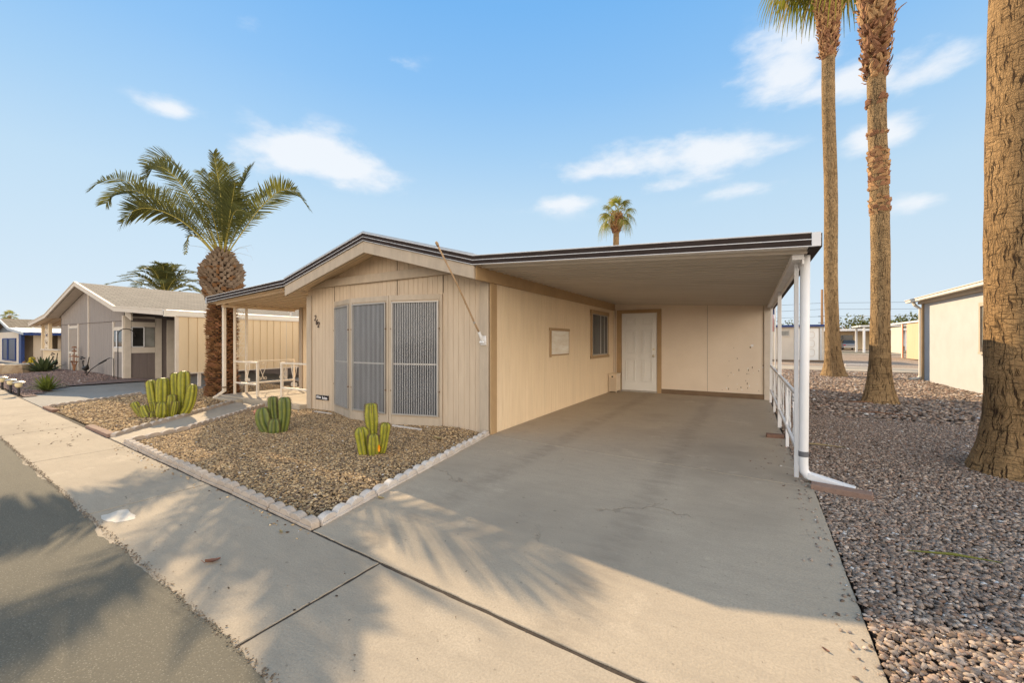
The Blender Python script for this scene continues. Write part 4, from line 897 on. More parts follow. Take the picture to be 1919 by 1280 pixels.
edge_row((-12.02, 2.25), (-13.08, 4.02), 'a', 'scalloped edging stone from the sidewalk, between big cactus bed and grey driveway', 'edging stones along the grey driveway', out=-1)
def brick_row(a, b, n, mat, label, group, w=.19, d=.09, h=.045):
    src = None; a = Vector(a); b = Vector(b); dd = (b - a); ang = math.atan2(dd.y, dd.x)
    for i in range(n):
        c = a + dd * ((i + .5) / n)
        if src is None:
            mb = MB(); mb.box(-w / 2, w / 2, -d / 2, d / 2, -.01, h); src = mb.build('edging_brick', mat, origin=(0, 0, 0), bevel=.006); o = src
        else: o = src.copy(); COL.objects.link(o)
        o.location = (c.x, c.y, rng.uniform(-.008, .004)); o.rotation_euler = (0, 0, ang + R(rng.uniform(-3, 3))); tag(o, ['first', 'second', 'third', 'fourth', 'fifth', 'sixth'][i] + ' ' + label, 'brick', group)
brick_row((-8.75, 2.085), (-7.62, 2.03), 6, M['paver'], 'flat tan brick from the left in the short row before the big cactus bed', 'bricks at the corner of the big cactus bed')
brick_row((-12.05, 2.25), (-11.2, 2.21), 4, M['brown_brick'], 'dark brown brick from the left at the grey driveway corner of the cactus bed', 'dark bricks at the driveway corner')
def block(name, label, cat, x, y, w, d, h, rz, mat, bev=.006, z=0):
    mb = MB(); mb.box(-w / 2, w / 2, -d / 2, d / 2, z - .01, z + h); o = mb.build(name, mat, origin=(0, 0, 0), bevel=bev); o.location = (x, y, 0); o.rotation_euler = (0, 0, R(rz)); return tag(o, label, cat)
block('red_brick', 'dark red brick lying in the gravel behind the small four stemmed cactus', 'brick', -7.60, 3.95, .42, .11, .06, -24, M['red_brick'])
block('brown_brick', 'brown brick lying on the driveway edge next to the second carport post', 'brick', .30, 6.62, .20, .10, .05, 5, M['brown_brick'])
block('splash_block', 'long brown concrete block under the mouth of the white downspout', 'block', .685, 4.49, .42, .12, .045, -9, M['paver'])

# white paint patch on the sidewalk
mb = MB(); pp = []
for k in range(40):
    a = 2 * math.pi * k / 40; r = 1 + .10 * math.sin(a * 3 + 1) + .06 * math.sin(a * 7); sx = math.copysign(abs(math.cos(a)) ** .55, math.cos(a)); sy = math.copysign(abs(math.sin(a)) ** .55, math.sin(a)); pp.append((-4.10 + sx * .145 * r, 1.135 + sy * .075 * r))
mb.prism(pp, .0008, .0022); tag(mb.build('paint_patch', M['paint_patch']), 'white painted rectangle on the sidewalk near the street edge', 'paint patch')

# curled dead leaf and litter
def curl(name, label, x, y, s, rz, mat=M['dry_leaf'], z=0.004):
    mb = MB(); n = 9; vs = []
    for i in range(n):
        t = i / (n - 1) * 2 - 1; w = (1 - t * t) * .42 + .03
        for j in range(4):
            u = j / 3 * 2 - 1; vs.append((t * s, u * w * s, s * (.12 + .35 * abs(u) ** 1.5 * (1 - .5 * t) + .30 * t * t * (1 if t > 0 else .4)) + .02 * s * math.sin(7 * t + 3 * u)))
    mb.add(vs, [(i * 4 + j, i * 4 + j + 1, i * 4 + j + 5, i * 4 + j + 4) for i in range(n - 1) for j in range(3)]); mb.tube([(-s, 0, s * .2), (-s * 1.5, s * .15, s * .75)], s * .04, 5)
    o = mb.build(name, mat, origin=(0, 0, 0), smooth=True); o.location = (x, y, z - s * .12); o.rotation_euler = (0, 0, R(rz)); return tag(o, label, 'leaf')
curl('dead_leaf', 'large curled reddish brown dead leaf lying on the sidewalk below the white paint patch', -2.76, 1.18, .038, 60)
curl('dead_leaf', 'small yellowish dry leaf on the driveway by the white edging stones', -2.66, 2.37, .028, 20, M['fan_dry'])
curl('dead_leaf', 'tiny dark dry leaf on the sunlit driveway near the yard gravel', .28, 2.16, .014, -30)
curl('dead_leaf', 'small brown leaf on the sidewalk by the corner of the garden edging', -2.78, 1.60, .022, -10, M['fan_dry'])
curl('dead_leaf', 'small pale dry leaf on the gravel before the right end of the bay window', -3.55, 4.12, .06, 10, M['fan_dry'], .03)
def chips(name, label, n, cx, cy, sx, sy, s, mat, cols):
    P = np.stack([cx + nr.normal(size=n) * sx, cy + nr.normal(size=n) * sy], 1)
    return stones(name, P, s, cols, lambda x, y: 0 * x + .003, mat, label, 'debris', 'o', flat=.3, white=0)
chips('leaf_litter', 'scattered dark leaf crumbs on the sidewalk beside the big cactus bed', 45, -8.6, 1.72, .8, .16, .012, M['stone_tan'], [(.10, .06, .035), (.16, .10, .06)])
chips('driveway_crumbs', 'a few dark leaf crumbs on the driveway by the railing foot', 14, .22, 5.1, .10, .25, .011, M['stone_tan'], [(.12, .06, .04), (.20, .10, .06)])
chips('pavement_grit', 'sparse dark grit on the sidewalk and street in the foreground', 120, -2.6, 1.1, 1.5, .5, .0045, M['stone_tan'], [(.08, .06, .045), (.12, .09, .06)])
for i, (x, y, a, l, c, lab) in enumerate(((1.05, 3.42, 12, .22, 'fan_leaf', 'green and tan blade fragment lying on the yard gravel'), (1.72, 3.60, -8, .09, 'flower', 'bright yellow leaf scrap on the yard gravel farther right'), (.72, 6.25, 5, .30, 'fan_dry', 'pale dry stick on the yard gravel beyond the carport railing'), (2.0, 11.1, 18, .55, 'boot_red', 'dark fallen leaf stalk at the foot of the middle palm'), (2.0, 9.6, -20, .5, 'boot_red', 'brown fallen stalk on the gravel before the middle palm'))):
    mb = MB(); ca, sa = math.cos(R(a)), math.sin(R(a)); mb.tube([(x - ca * l, y - sa * l, .035), (x, y + .01, .045), (x + ca * l, y + sa * l, .035)], [.003, .009, .002], 5); tag(mb.build('fallen_stalk', M[c]), lab, 'plant debris')

# ================================================================== CACTI
def cactus_stem(path, rad, ribs=6, sp=.03):
    mb = MB(); path = [Vector(p) for p in path]; ns = 26; nk = ribs * 6
    def cat(t):
        f = t * (len(path) - 1); i = min(int(f), len(path) - 2); u = f - i
        p0 = path[max(i - 1, 0)]; p1 = path[i]; p2 = path[i + 1]; p3 = path[min(i + 2, len(path) - 1)]
        return .5 * ((2 * p1) + (-p0 + p2) * u + (2 * p0 - 5 * p1 + 4 * p2 - p3) * u * u + (-p0 + 3 * p1 - 3 * p2 + p3) * u ** 3)
    Ln = sum((path[i + 1] - path[i]).length for i in range(len(path) - 1)); vs = []; at = []; spine = []
    ph = rng.random() * 6; tcap = max(.3, 1 - rad * 1.15 / Ln)
    up = None
    for i in range(ns + 1):
        t = i / ns; t = 1 - (1 - t) ** 1.6; p = cat(t); d = (cat(min(t + .02, 1)) - cat(max(t - .02, 0))).normalized()
        if up is None: up = Vector((1, 0, 0))
        sd = d.cross(up).normalized(); up = sd.cross(d).normalized()
        r = rad * (.72 + .28 * min(1, t * 3)) * (1 + .05 * math.sin(t * 9 + ph))
        if t > tcap: r *= math.sqrt(max(0, 1 - ((t - tcap) / (1 - tcap)) ** 2)) * .95 + .05
        for k in range(nk):
            a = 2 * math.pi * k / nk + ph; c = abs(math.cos(a * ribs / 2 - ph * ribs / 2)); rr = r * (.68 + .40 * c ** 1.5)
            vs.append(p + (sd * math.cos(a) + up * math.sin(a)) * rr); at.append(c ** 1.0)
            if k % 6 == 0 and i % 1 == 0: spine.append((p + (sd * math.cos(a) + up * math.sin(a)) * rr * 1.0, (sd * math.cos(a) + up * math.sin(a)), d, r))
    fs = [(i * nk + k, i * nk + (k + 1) % nk, (i + 1) * nk + (k + 1) % nk, (i + 1) * nk + k) for i in range(ns) for k in range(nk)] + [tuple(range(ns * nk, (ns + 1) * nk))]
    mb.add(vs, fs, 0, None, at)
    for p, o, d, r in spine:
        if r < rad * .3: continue
        q_ = o.cross(d).normalized() * .0035; c_ = p + o * .002; mb.add([c_ - d * .006, c_ + q_, c_ + d * .006, c_ - q_], [(0, 1, 2, 3)], 1, None, [0, 0, 0, 0])
        for q in range(3):
            e = p + o * (.014 + rng.random() * .014) + d * rng.uniform(-.012, .012) + o.cross(d) * rng.uniform(-.012, .012); w = d * .0022
            mb.add([p - w, p + w, e], [(0, 1, 2)], 1, None, [0, 0, 0])
    return mb
A0 = R(30.4); CR = Vector((math.cos(A0), math.sin(A0), 0)); CF = Vector((-math.sin(A0), math.cos(A0), 0))
def cactus(name, label, base, stems, sc, c0, mats):
    T = thing(name, label, 'cactus', base)
    B = Vector(base)
    for s in stems:
        pts, w, dep = s[0], s[1], s[2]; P = []
        for i, (x, y) in enumerate(pts):
            P.append(B + CR * ((x - c0[0]) * sc) + Vector((0, 0, max(-.03, (c0[1] - y) * sc) if i else -.03)) + CF * dep)
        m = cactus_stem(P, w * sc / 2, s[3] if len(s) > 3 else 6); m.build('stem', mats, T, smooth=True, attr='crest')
    return T
cactus('columnar_cactus', 'large yellow green cactus clump with many ribbed stems left of the front path', (-8.91, 3.07, 0),
    [([(520, 1030), (440, 700), (370, 285)], 200, .10), ([(640, 960), (600, 700), (572, 285)], 165, .14), ([(740, 950), (750, 600), (752, 225)], 215, .0), ([(930, 900), (910, 500), (905, 125)], 190, .12),
     ([(1090, 940), (1110, 500), (1112, 85)], 215, .10), ([(1130, 960), (1310, 800), (1385, 365)], 180, .02), ([(520, 1030), (330, 950), (205, 740)], 135, -.08), ([(620, 1060), (540, 940), (488, 795)], 165, -.16),
     ([(740, 1060), (742, 925)], 80, -.20), ([(890, 1050), (905, 900), (912, 725)], 190, -.16), ([(990, 1000), (1005, 800), (1010, 580)], 150, -.06), ([(690, 1000), (660, 880), (640, 738)], 110, -.10), ([(1060, 1000), (1110, 860), (1130, 715)], 110, -.10)],
    .00081, (800, 1060), [M['cactus'], M['spine']])
cactus('columnar_cactus', 'small dark green cactus with three tall stems and one round pup beside the red brick', (-5.95, 3.30, 0),
    [([(425, 870), (370, 790), (345, 645)], 125, .02), ([(455, 860), (430, 700), (420, 545)], 78, .08), ([(525, 865), (555, 720), (550, 545)], 102, .03), ([(493, 880), (493, 742)], 92, -.06)],
    .00153, (450, 880), [M['cactus_green'], M['spine']])
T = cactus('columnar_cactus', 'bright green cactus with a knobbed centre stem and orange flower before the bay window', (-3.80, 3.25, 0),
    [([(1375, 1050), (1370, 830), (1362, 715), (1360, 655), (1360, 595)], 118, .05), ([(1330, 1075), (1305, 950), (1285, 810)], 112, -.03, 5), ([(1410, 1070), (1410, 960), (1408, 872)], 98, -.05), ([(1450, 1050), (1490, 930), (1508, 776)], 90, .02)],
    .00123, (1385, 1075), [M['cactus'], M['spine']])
p = MB(); fb = Vector((-3.80, 3.25, 0)) + CR * .105 - CF * .06 + Vector((0, 0, .09))
for k in range(11):
    a = 2 * math.pi * k / 11; e = fb + CR * math.cos(a) * .016 + Vector((0, 0, math.sin(a) * .042)) - CF * .015; s_ = (CR * -math.sin(a) + Vector((0, 0, math.cos(a)))) * .006
    p.add([fb - s_, fb + s_, e + s_ * .6, e - s_ * .6], [(0, 1, 2, 3)])
p.tube([fb, fb + CF * .03], [.012, .006], 8); p.build('flower', M['flower'], T)

# ================================================================== PALMS
def ribbon(mb, pts, wid, side, mi=0):
    vs = []
    for p, w in zip(pts, wid): vs += [p - side * w, p + side * w]
    mb.add(vs, [(2 * i, 2 * i + 1, 2 * i + 3, 2 * i + 2) for i in range(len(pts) - 1)], mi)
def catmull(P, n):
    out = []
    for j in range(n):
        f = j / (n - 1) * (len(P) - 1); i = min(int(f), len(P) - 2); u = f - i; p0 = P[max(i - 1, 0)]; p1 = P[i]; p2 = P[i + 1]; p3 = P[min(i + 2, len(P) - 1)]
        out.append(.5 * ((2 * p1) + (-p0 + p2) * u + (2 * p0 - 5 * p1 + 4 * p2 - p3) * u * u + (-p0 + 3 * p1 - 3 * p2 + p3) * u ** 3))
    return out
def feather(T, pts, leafmax=.42, n=58, mats=None, start=.13, plane=None, rach=.017, name='frond', dens=1):
    pts = catmull([Vector(p) for p in pts], n + 1); r = MB(); tw = rng.choice((-1, 1)) * rng.uniform(.45, 1.05) if name == 'frond' and leafmax < .6 else 0
    if (pts[-1] - pts[0]).normalized().z > .80: tw *= .3
    r.tube(pts[::2], [rach * (1 - .85 * i / (len(pts) // 2)) for i in range(len(pts[::2]))], 5, 1, False)
    for i in range(1, n):
        t = i / n
        if t < start: continue
        tg = (pts[i + 1] - pts[i - 1]).normalized(); sd = tg.cross(Vector((0, 0, 1)))
        if sd.length < .25: sd = tg.cross(CF)
        if plane is not None: sd = (plane - tg * plane.dot(tg))
        sd.normalize(); nm = sd.cross(tg).normalized()
        if nm.z < 0 and plane is None: nm = -nm
        sd, nm = sd * math.cos(tw) + nm * math.sin(tw), nm * math.cos(tw) - sd * math.sin(tw)
        f = min(1, .22 + (t - start) * 2.6) * (1 - max(0, t - .6) / .4 * .62)
        for sg in (-1, 1):
            for rep in range(dens):
                L = leafmax * f * rng.uniform(.82, 1.1); fw = .55 + .55 * t + rng.uniform(-.12, .12)
                d = (tg * fw + sd * sg * 1.0 + nm * rng.uniform(.05, .35)).normalized(); base = pts[i] + (pts[i + 1] - pts[i]) * rng.random()
                w = (.0125 if leafmax < .6 else .026) * (1.1 if f > .7 else .8); wd = (tg - d * tg.dot(d)).normalized()
                sag = Vector((0, 0, -1)) * L * rng.uniform(.04, .22)
                ribbon(r, [base, base + d * L * .38 + sag * .1, base + d * L * .75 + sag * .5, base + d * L + sag], [w * .7, w, w * .75, w * .1], (wd + nm * rng.uniform(-.5, .5)).normalized())
    return r.build(name, mats or [M['palm_leaf'], M['rachis']], T, smooth=False)
def shingles(mb, c, prof, rows, spacing, size, out, up=.5, jit=.3, mi=(0,), curl=0):
    """overlapping leaf bases on a trunk; prof(z) -> radius; rows of wedge shaped scales"""
    for j, z in enumerate(rows):
        r = prof(z); n = max(5, int(2 * math.pi * r / spacing(z))); off = (j % 2) * .5 + rng.random() * .15
        for k in range(n):
            a = 2 * math.pi * (k + off + rng.uniform(-.12, .12) * jit) / n; u = Vector((math.cos(a), math.sin(a), 0)); s = Vector((-math.sin(a), math.cos(a), 0)); Z = Vector((0, 0, 1))
            w, h = size(z); w *= rng.uniform(1 - jit, 1 + jit) / 2; h *= rng.uniform(1 - jit, 1 + jit); o = out(z) * rng.uniform(1 - jit, 1 + jit)
            p = Vector((c[0], c[1], z)) + u * r
            b = [p - s * w - u * .03, p + s * w - u * .03, p + s * w * .85 + u * o * .45 , p - s * w * .85 + u * o * .45]
            tp = p + Z * h + u * o
            t = [tp - s * w * .62 - u * (o * .55), tp + s * w * .62 - u * (o * .55), tp + s * w * .45 + u * o * curl + Z * rng.uniform(-.2, .2) * h, tp - s * w * .45 + u * o * curl]
            mb.hexa(b, t, rng.choice(mi))
# --- date palm by the porch
px_, py_ = -11.05, 4.92
T = thing('date_palm', 'date palm with swollen pineapple crown and long arching fronds beside the porch awning', 'palm tree', (px_, py_, 0))
def dprof(z):
    if z < .3: return .27 + .05 * (1 - z / .3)
    if z < 2.25: return .27 + .015 * math.sin(z * 5) - .015 * (z / 2.25)
    if z < 2.85: return .25 + .135 * math.sin((z - 2.25) / .6 * math.pi / 2)
    if z < 3.08: return .385 - .02 * (z - 2.85) / .23
    return max(.09, .365 - .27 * ((z - 3.08) / .40) ** 1.1)
mb = MB(); mb.lathe((px_, py_, 0), [(dprof(z) - .02, z) for z in np.linspace(-.05, 3.55, 50)], 28); mb.build('trunk_core', M['date_core'], T, smooth=True)
mb = MB(); shingles(mb, (px_, py_), dprof, np.arange(0, 2.35, .043), lambda z: .105, lambda z: (.125, .040), lambda z: .045, jit=.45, mi=(0, 0, 1), curl=.6); mb.build('trunk', [M['date_scar'], M['boot_red']], T)
mb = MB(); shingles(mb, (px_, py_), dprof, np.arange(2.28, 3.52, .062), lambda z: .115 if z < 3.3 else .085, lambda z: (.115, .075), lambda z: .062, jit=.4, mi=(0, 0, 0, 1), curl=.5); mb.build('leaf_bases', [M['date_boot'], M['date_scar']], T)
SCL = .00323; CB = Vector((px_, py_, 3.40))
def fr(path, dep=0, d0=0, **k):
    n = len(path) - 1; P = []
    for i, (x, y) in enumerate(path):
        t = i / n; k_ = 1 + (d0 + (dep - d0) * t ** 1.2) / 9.84       # outline widened with its distance
        sx = (x - 1050) * SCL - 6.98; sz = (850 - y) * SCL + 2.10
        P.append(CB + CR * (sx * k_ + 6.98) + Vector((0, 0, sz * k_ - 2.08)) + CF * ((k_ - 1) * 9.84))
    return feather(T, P, **k)
FRD = [([(1020, 840), (870, 660), (680, 500), (480, 380), (300, 285), (150, 290), (70, 350)], .5), ([(1000, 840), (850, 670), (660, 520), (500, 410), (380, 365), (250, 385), (180, 460)], -.5),
       ([(990, 830), (840, 670), (690, 560), (520, 500), (390, 515), (300, 610)], -1.0), ([(1030, 840), (930, 620), (830, 440), (720, 290), (620, 200), (540, 190), (465, 275)], -.3),
       ([(1035, 840), (940, 600), (850, 400), (750, 240), (650, 130), (560, 110), (470, 165)], .7), ([(1050, 840), (1050, 600), (1040, 400), (1012, 220), (985, 85)], -.4), ([(1040, 840), (1000, 620), (940, 390), (885, 215)], 1.4),
       ([(1070, 840), (1120, 600), (1170, 400), (1220, 270), (1268, 178)], .5), ([(1065, 840), (1100, 600), (1130, 430), (1150, 300)], -1.2), ([(1085, 840), (1180, 620), (1300, 455), (1435, 335)], 1.0),
       ([(1090, 840), (1200, 680), (1300, 540), (1400, 430), (1500, 360), (1600, 372), (1690, 480)], -.3), ([(1050, 840), (1010, 660), (960, 500), (890, 420)], -2.3), ([(1060, 840), (1100, 650), (1150, 520), (1230, 520)], -2.1),
       ([(1045, 840), (1060, 600), (1080, 420), (1110, 330)], 2.2), ([(1010, 840), (900, 600), (800, 470), (700, 420)], 2.1), ([(1080, 840), (1180, 640), (1260, 560), (1330, 560)], 2.0), ([(1020, 840), (940, 640), (860, 540), (760, 500)], -1.9),
       ([(1055, 840), (1020, 580), (985, 370), (945, 235)], .4), ([(1060, 840), (1085, 560), (1095, 340), (1100, 170)], .7), ([(1030, 840), (900, 660), (760, 520), (640, 400), (560, 350)], 1.4)]
for i, (pth, dep) in enumerate(FRD):
    foresh = abs(dep) > 1.8; fr(pth, dep, n=100 if not foresh else 70, leafmax=.50 if not foresh else .44)
mb_dead = fr([(985, 840), (890, 735), (812, 700), (788, 765), (778, 840)], -.3, n=26, leafmax=.15, mats=[M['palm_leaf'], M['rachis']])
mb = MB()
for k in range(16):
    a = rng.random() * 6.28; b = CB + Vector((math.cos(a), math.sin(a), 0)) * .10; e = b + Vector((math.cos(a), math.sin(a), 0)) * rng.uniform(.25, .6) + Vector((0, 0, rng.uniform(-.1, .45))); mb.tube([b, (b + e) / 2 + Vector((0, 0, .08)), e, e + Vector((0, 0, -.12)) + CR * .05], [.004, .003, .002, .001], 4)
mb.build('fibres', M['fan_dry'], T)

# --- fan palms
def fan_leaf(mb, base, d, pl, r, droop, dry=0, nseg=24):
    d = d.normalized(); mid = base + d * pl * .55; hub = base + d * pl + Vector((0, 0, -pl * pl * .10)); mb.tube([base, mid, hub], [.018, .013, .010], 5, 2)
    d2 = (hub - mid).normalized(); sd = d2.cross(Vector((0, 0, 1)))
    if sd.length < .1: sd = Vector((1, 0, 0))
    sd.normalize(); nm = sd.cross(d2).normalized(); roll = rng.uniform(-.5, .5); sd = (sd * math.cos(roll) + nm * math.sin(roll)).normalized()
    for i in range(nseg):
        a = R(-118 + 236 * i / (nseg - 1)); s = (d2 * math.cos(a) + sd * math.sin(a)).normalized(); L = r * (.62 + .38 * math.cos(a * .6)) * rng.uniform(.9, 1.08); wd = s.cross(sd.cross(d2)).normalized(); pts = []
        for t in (0, .3, .62, .85, 1): pts.append(hub + s * L * (t - .22 * droop * t ** 3) + Vector((0, 0, -1)) * L * droop * (t ** 2.6) * rng.uniform(.75, 1.1))
        w = r * .030; ribbon(mb, pts, [w * .35, w, w * .95, w * .45, w * .12], wd, 1 if (dry or rng.random() < .12) else 0)
def washingtonia(name, label, base, H_, r0, r1, lean, mat, flare=.45, boots=None, midboots=(), crown=30, leafr=1.0, seed=1, ns=64, ng=40, rough=.012, dirs=None):
    T = thing(name, label, 'palm tree', (base[0], base[1], 0)); rs = random.Random(seed)
    B = Vector((base[0], base[1], 0)); ax = lambda z: B + Vector(lean) * z + Vector((.02 * math.sin(z * .9 + seed), .02 * math.cos(z * .7 + seed), 0)) + Vector((0, 0, z)); 
    mb = MB(); vs = []; uv = []
    zs = [-.08] + [max(.0, H_ * (i / ns) ** 1.25) for i in range(ns + 1)]
    ph = [rs.random() * 6.28 for _ in range(6)]
    for z in zs:
        r = r1 + (r0 - r1) * math.exp(-max(0, z) / flare) + (r1 * .10) * (1 - z / H_)
        for k in range(ng + 1):
            a = 2 * math.pi * k / ng
            rr = r * (1 + .018 * math.sin(3 * a + ph[0] + z * .8) + .012 * math.sin(z * 6 + ph[1]) * math.sin(a + ph[2]) + .018 * math.exp(-max(0, z) / .35) * math.sin(9 * a + ph[3])) + rough * .4 * math.sin(z * 23 + ph[4] + 1.5 * math.sin(a)) * .3
            p = ax(z); vs.append((p.x + rr * math.cos(a), p.y + rr * math.sin(a), z)); uv.append((k / ng * 2 * math.pi * r1 * 1.1 + .001, z + .001))
    m = ng + 1; fs = [(i * m + k, i * m + k + 1, (i + 1) * m + k + 1, (i + 1) * m + k) for i in range(len(zs) - 1) for k in range(ng)]
    mb.add(vs, fs, 0, uv); mb.build('trunk', mat, T, smooth=True)
    top = ax(H_)
    if boots:
        zb0, rb = boots; mb = MB(); n = int((H_ - zb0) / .055)
        for j in range(n):
            z = zb0 + (H_ - zb0) * j / n; f = j / n; r = r1 + (rb - r1) * math.sin(min(1, f * 1.6) * math.pi / 2) * (1 - .55 * max(0, f - .6) / .4)
            q = max(6, int(2 * math.pi * r / .10))
            for k in range(q):
                a = 2 * math.pi * (k + rs.random()) / q; u = Vector((math.cos(a), math.sin(a), 0)); s = Vector((-math.sin(a), math.cos(a), 0)); c = ax(z); p = c + u * (r - .05); o = rs.uniform(.04, .13) * (1.6 if rs.random() < .08 else 1); h = rs.uniform(.08, .24); tw = rs.uniform(-.09, .09); w = rs.uniform(.028, .06)
                pts = [p, p + u * o * .8 + Vector((0, 0, h * .3)) + s * tw * .3, p + u * o + Vector((0, 0, h * .7)) + s * tw, p + u * (o * rs.uniform(.7, 1.5)) + Vector((0, 0, h)) + s * tw * 1.6]
                vsx = []
                for pp, ww in zip(pts, (w, w, w * .8, w * .35)): vsx += [pp - s * ww, pp + u * ww * .5, pp + s * ww]
                mb.add(vsx, [(3 * i, 3 * i + 1, 3 * i + 4, 3 * i + 3) for i in range(3)] + [(3 * i + 1, 3 * i + 2, 3 * i + 5, 3 * i + 4) for i in range(3)], rs.choice((0, 0, 0, 1)) if f > .25 else rs.choice((0, 1, 1)))
        mb.build('leaf_bases', [M['boot'], M['boot_red']], T)
    for (za, zb, dens) in midboots:
        mb = MB(); z = za
        while z < zb:
            for k in range(dens):
                a = rs.random() * 6.28; u = Vector((math.cos(a), math.sin(a), 0)); s = Vector((-math.sin(a), math.cos(a), 0)); c = ax(z + rs.uniform(-.03, .03)); p = c + u * (r1 * 1.02); o = rs.uniform(.01, .05); h = rs.uniform(.03, .09); w = rs.uniform(.03, .08)
                mb.hexa([p - s * w - u * .03, p + s * w - u * .03, p + s * w + u * o * .4, p - s * w + u * o * .4], [p - s * w * .7 - u * .02 + Vector((0, 0, h)), p + s * w * .7 - u * .02 + Vector((0, 0, h)), p + s * w * .5 + u * o + Vector((0, 0, h * 1.1)), p - s * w * .4 + u * o + Vector((0, 0, h))], rs.choice((0, 1)))
            z += .05
        mb.build('old_leaf_bases', [M['boot_red'], M['boot']], T)
    if crown:
        mb = MB()
        for i in range(crown):
            f = (i + .5) / crown; el = R(82 - 118 * f ** .9); a = i * 2.39996 + rs.uniform(-.2, .2)
            d = Vector((math.cos(a) * math.cos(el), math.sin(a) * math.cos(el), math.sin(el)))
            fan_leaf(mb, top + Vector((0, 0, (-.55 if crown > 45 else -.12) * f ** 1.6)), d, leafr * rs.uniform(.75, 1.0), leafr * rs.uniform(.8, 1.0), .35 + .75 * f, 0)
        mb.build('crown', [M['fan_leaf'], M['fan_dry'], M['rachis']], T)
    return T
washingtonia('fan_palm', 'thick cracked fan palm trunk rising from the gravel at the right edge', (2.36, 6.05), 10.2, .40, .245, (.006, .010, 0), M['bark_near'], .30, (9.2, .42), (), 30, 1.2, 3, 110, 64)
washingtonia('fan_palm', 'fan palm with ragged reddish leaf bases halfway up its trunk, middle of the three', (2.42, 11.43), 11.3, .31, .150, (-.010, -.003, 0), M['bark_mid'], .42, (6.9, .27), ((4.05, 4.35, 8), (4.55, 5.35, 9), (5.7, 5.76, 8), (6.35, 6.45, 8)), 30, 1.0, 5, 90, 44)
washingtonia('fan_palm', 'slim fan palm with drooping green leaves at its top, farthest of the three trunks', (2.73, 19.45), 16.8, .42, .20, (-.012, -.004, 0), M['bark_mid'], .50, (12.1, .38), ((12.1, 12.35, 9),), 64, 1.35, 8, 90, 40)
washingtonia('fan_palm', 'single slim fan palm showing its round crown above the carport roof', (-9.0, 31.4), 11.35, .35, .22, (0, 0, 0), M['bark_mid'], .4, (9.75, .46), (), 19, 1.05, 11, 40, 20)
washingtonia('fan_palm', 'tiny distant fan palm above the blue trimmed house on the far left', (-141, 21), 7.0, .4, .3, (0, 0, 0), M['bark_mid'], .4, None, (), 16, 1.0, 12, 10, 10)
# --- date palm behind the neighbour's roof
T = thing('date_palm', 'leafy date palm crown showing above the grey neighbour roof ridge', 'palm tree', (-34.8, 12.0, 0))
mb = MB(); mb.lathe((-34.8, 12.0, 0), [(.45, 0), (.38, 1), (.36, 3.4), (.5, 4.0), (.3, 4.6)], 16); mb.build('trunk', M['date_scar'], T)
for k in range(34):
    a = k * 2.4; el = R(88 - 78 * ((k + .5) / 34)); L = rng.uniform(2.4, 3.2); c = Vector((-34.8, 12, 4.5)); u = Vector((math.cos(a), math.sin(a), 0)); h = math.sin(el); q = math.cos(el)
    pts = [c, c + u * L * .3 * q + Vector((0, 0, L * .34 * h + .15)), c + u * L * .65 * q + Vector((0, 0, L * .62 * h + .15)), c + u * L * (q * .95 + .1) + Vector((0, 0, L * .75 * h - .35 * q))]
    feather(T, pts, .62, 44, rach=.03)

# ================================================================== GREY NEIGHBOUR HOUSE
def nroof(x, rx, rz, s): return rz - abs(x - rx) * s
NX0, NX1, NY = -25.5, -18.30, 5.2
NRX, NRZ, NS = -21.9, 3.56, .272
N = thing('manufactured_home', 'grey single storey home with tan shingle roof and cream carport skirt panels', 'house', (-21.9, 5.2, 0))
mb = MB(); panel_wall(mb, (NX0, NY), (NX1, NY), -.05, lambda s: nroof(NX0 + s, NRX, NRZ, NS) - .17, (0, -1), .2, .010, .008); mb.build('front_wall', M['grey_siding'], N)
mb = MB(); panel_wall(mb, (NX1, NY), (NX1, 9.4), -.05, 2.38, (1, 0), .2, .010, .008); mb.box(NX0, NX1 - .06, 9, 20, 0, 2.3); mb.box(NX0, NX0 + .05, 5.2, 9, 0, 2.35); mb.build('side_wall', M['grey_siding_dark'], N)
mb = MB(); mb.box(NX0 + .05, NX1 + .005, NY - .022, NY - .003, 2.02, 2.035); mb.build('seam_board', M['grey_siding_dark'], N)
npath = [(-25.9, nroof(-25.9, NRX, NRZ, NS)), (NRX, NRZ), (-17.85, nroof(-17.85, NRX, NRZ, NS))]
mb = MB(); mb.xzstrip(npath, 4.86, 20, -.01, -.13); mb.build('roof', M['shingle'], N)
mb = MB(); mb.xzstrip(npath, 4.88, 5.2, -.132, -.145); mb.build('soffit', M['pale_trim'], N)
nfull = [(-28.6, 2.16), npath[0], npath[1], npath[2], (-14.02, 2.20)]
mb = MB(); mb.xzstrip(nfull, 4.80, 4.855, -.01, -.15, 0); mb.xzstrip(nfull, 4.785, 4.858, .02, -.012, 0); mb.build('barge_board', M['pale_trim'], N)
mb = MB(); mb.xzstrip([npath[2], (-14.02, 2.20)], 4.87, 20, -.005, -.04); mb.build('carport_roof', M['roof_white'], N)
mb = MB(); pans(mb, -25.9, npath[0][1] - .13, -28.6, 2.03, 4.87, 12, pitch=.30, rib=.08, hgt=.06); mb.build('awning_roof', M['cream_metal'], N)
mb = MB(); mb.box(-14.05, -13.98, 4.80, 20, 2.02, 2.19); mb.build('gutter', M['gutter_white'], N)
mb = MB(); mb.box(-14.04, -13.985, 4.78, 5.15, 2.17, 2.20); mb.build('gutter_lip', M['white_metal'], N)
mb = MB()
panel_wall(mb, (-13.93, 5.12), (-13.93, 16), .42, 2.02, (1, 0), .22, .03, .02); mb.build('skirt_panel', M['cream_panel'], N)
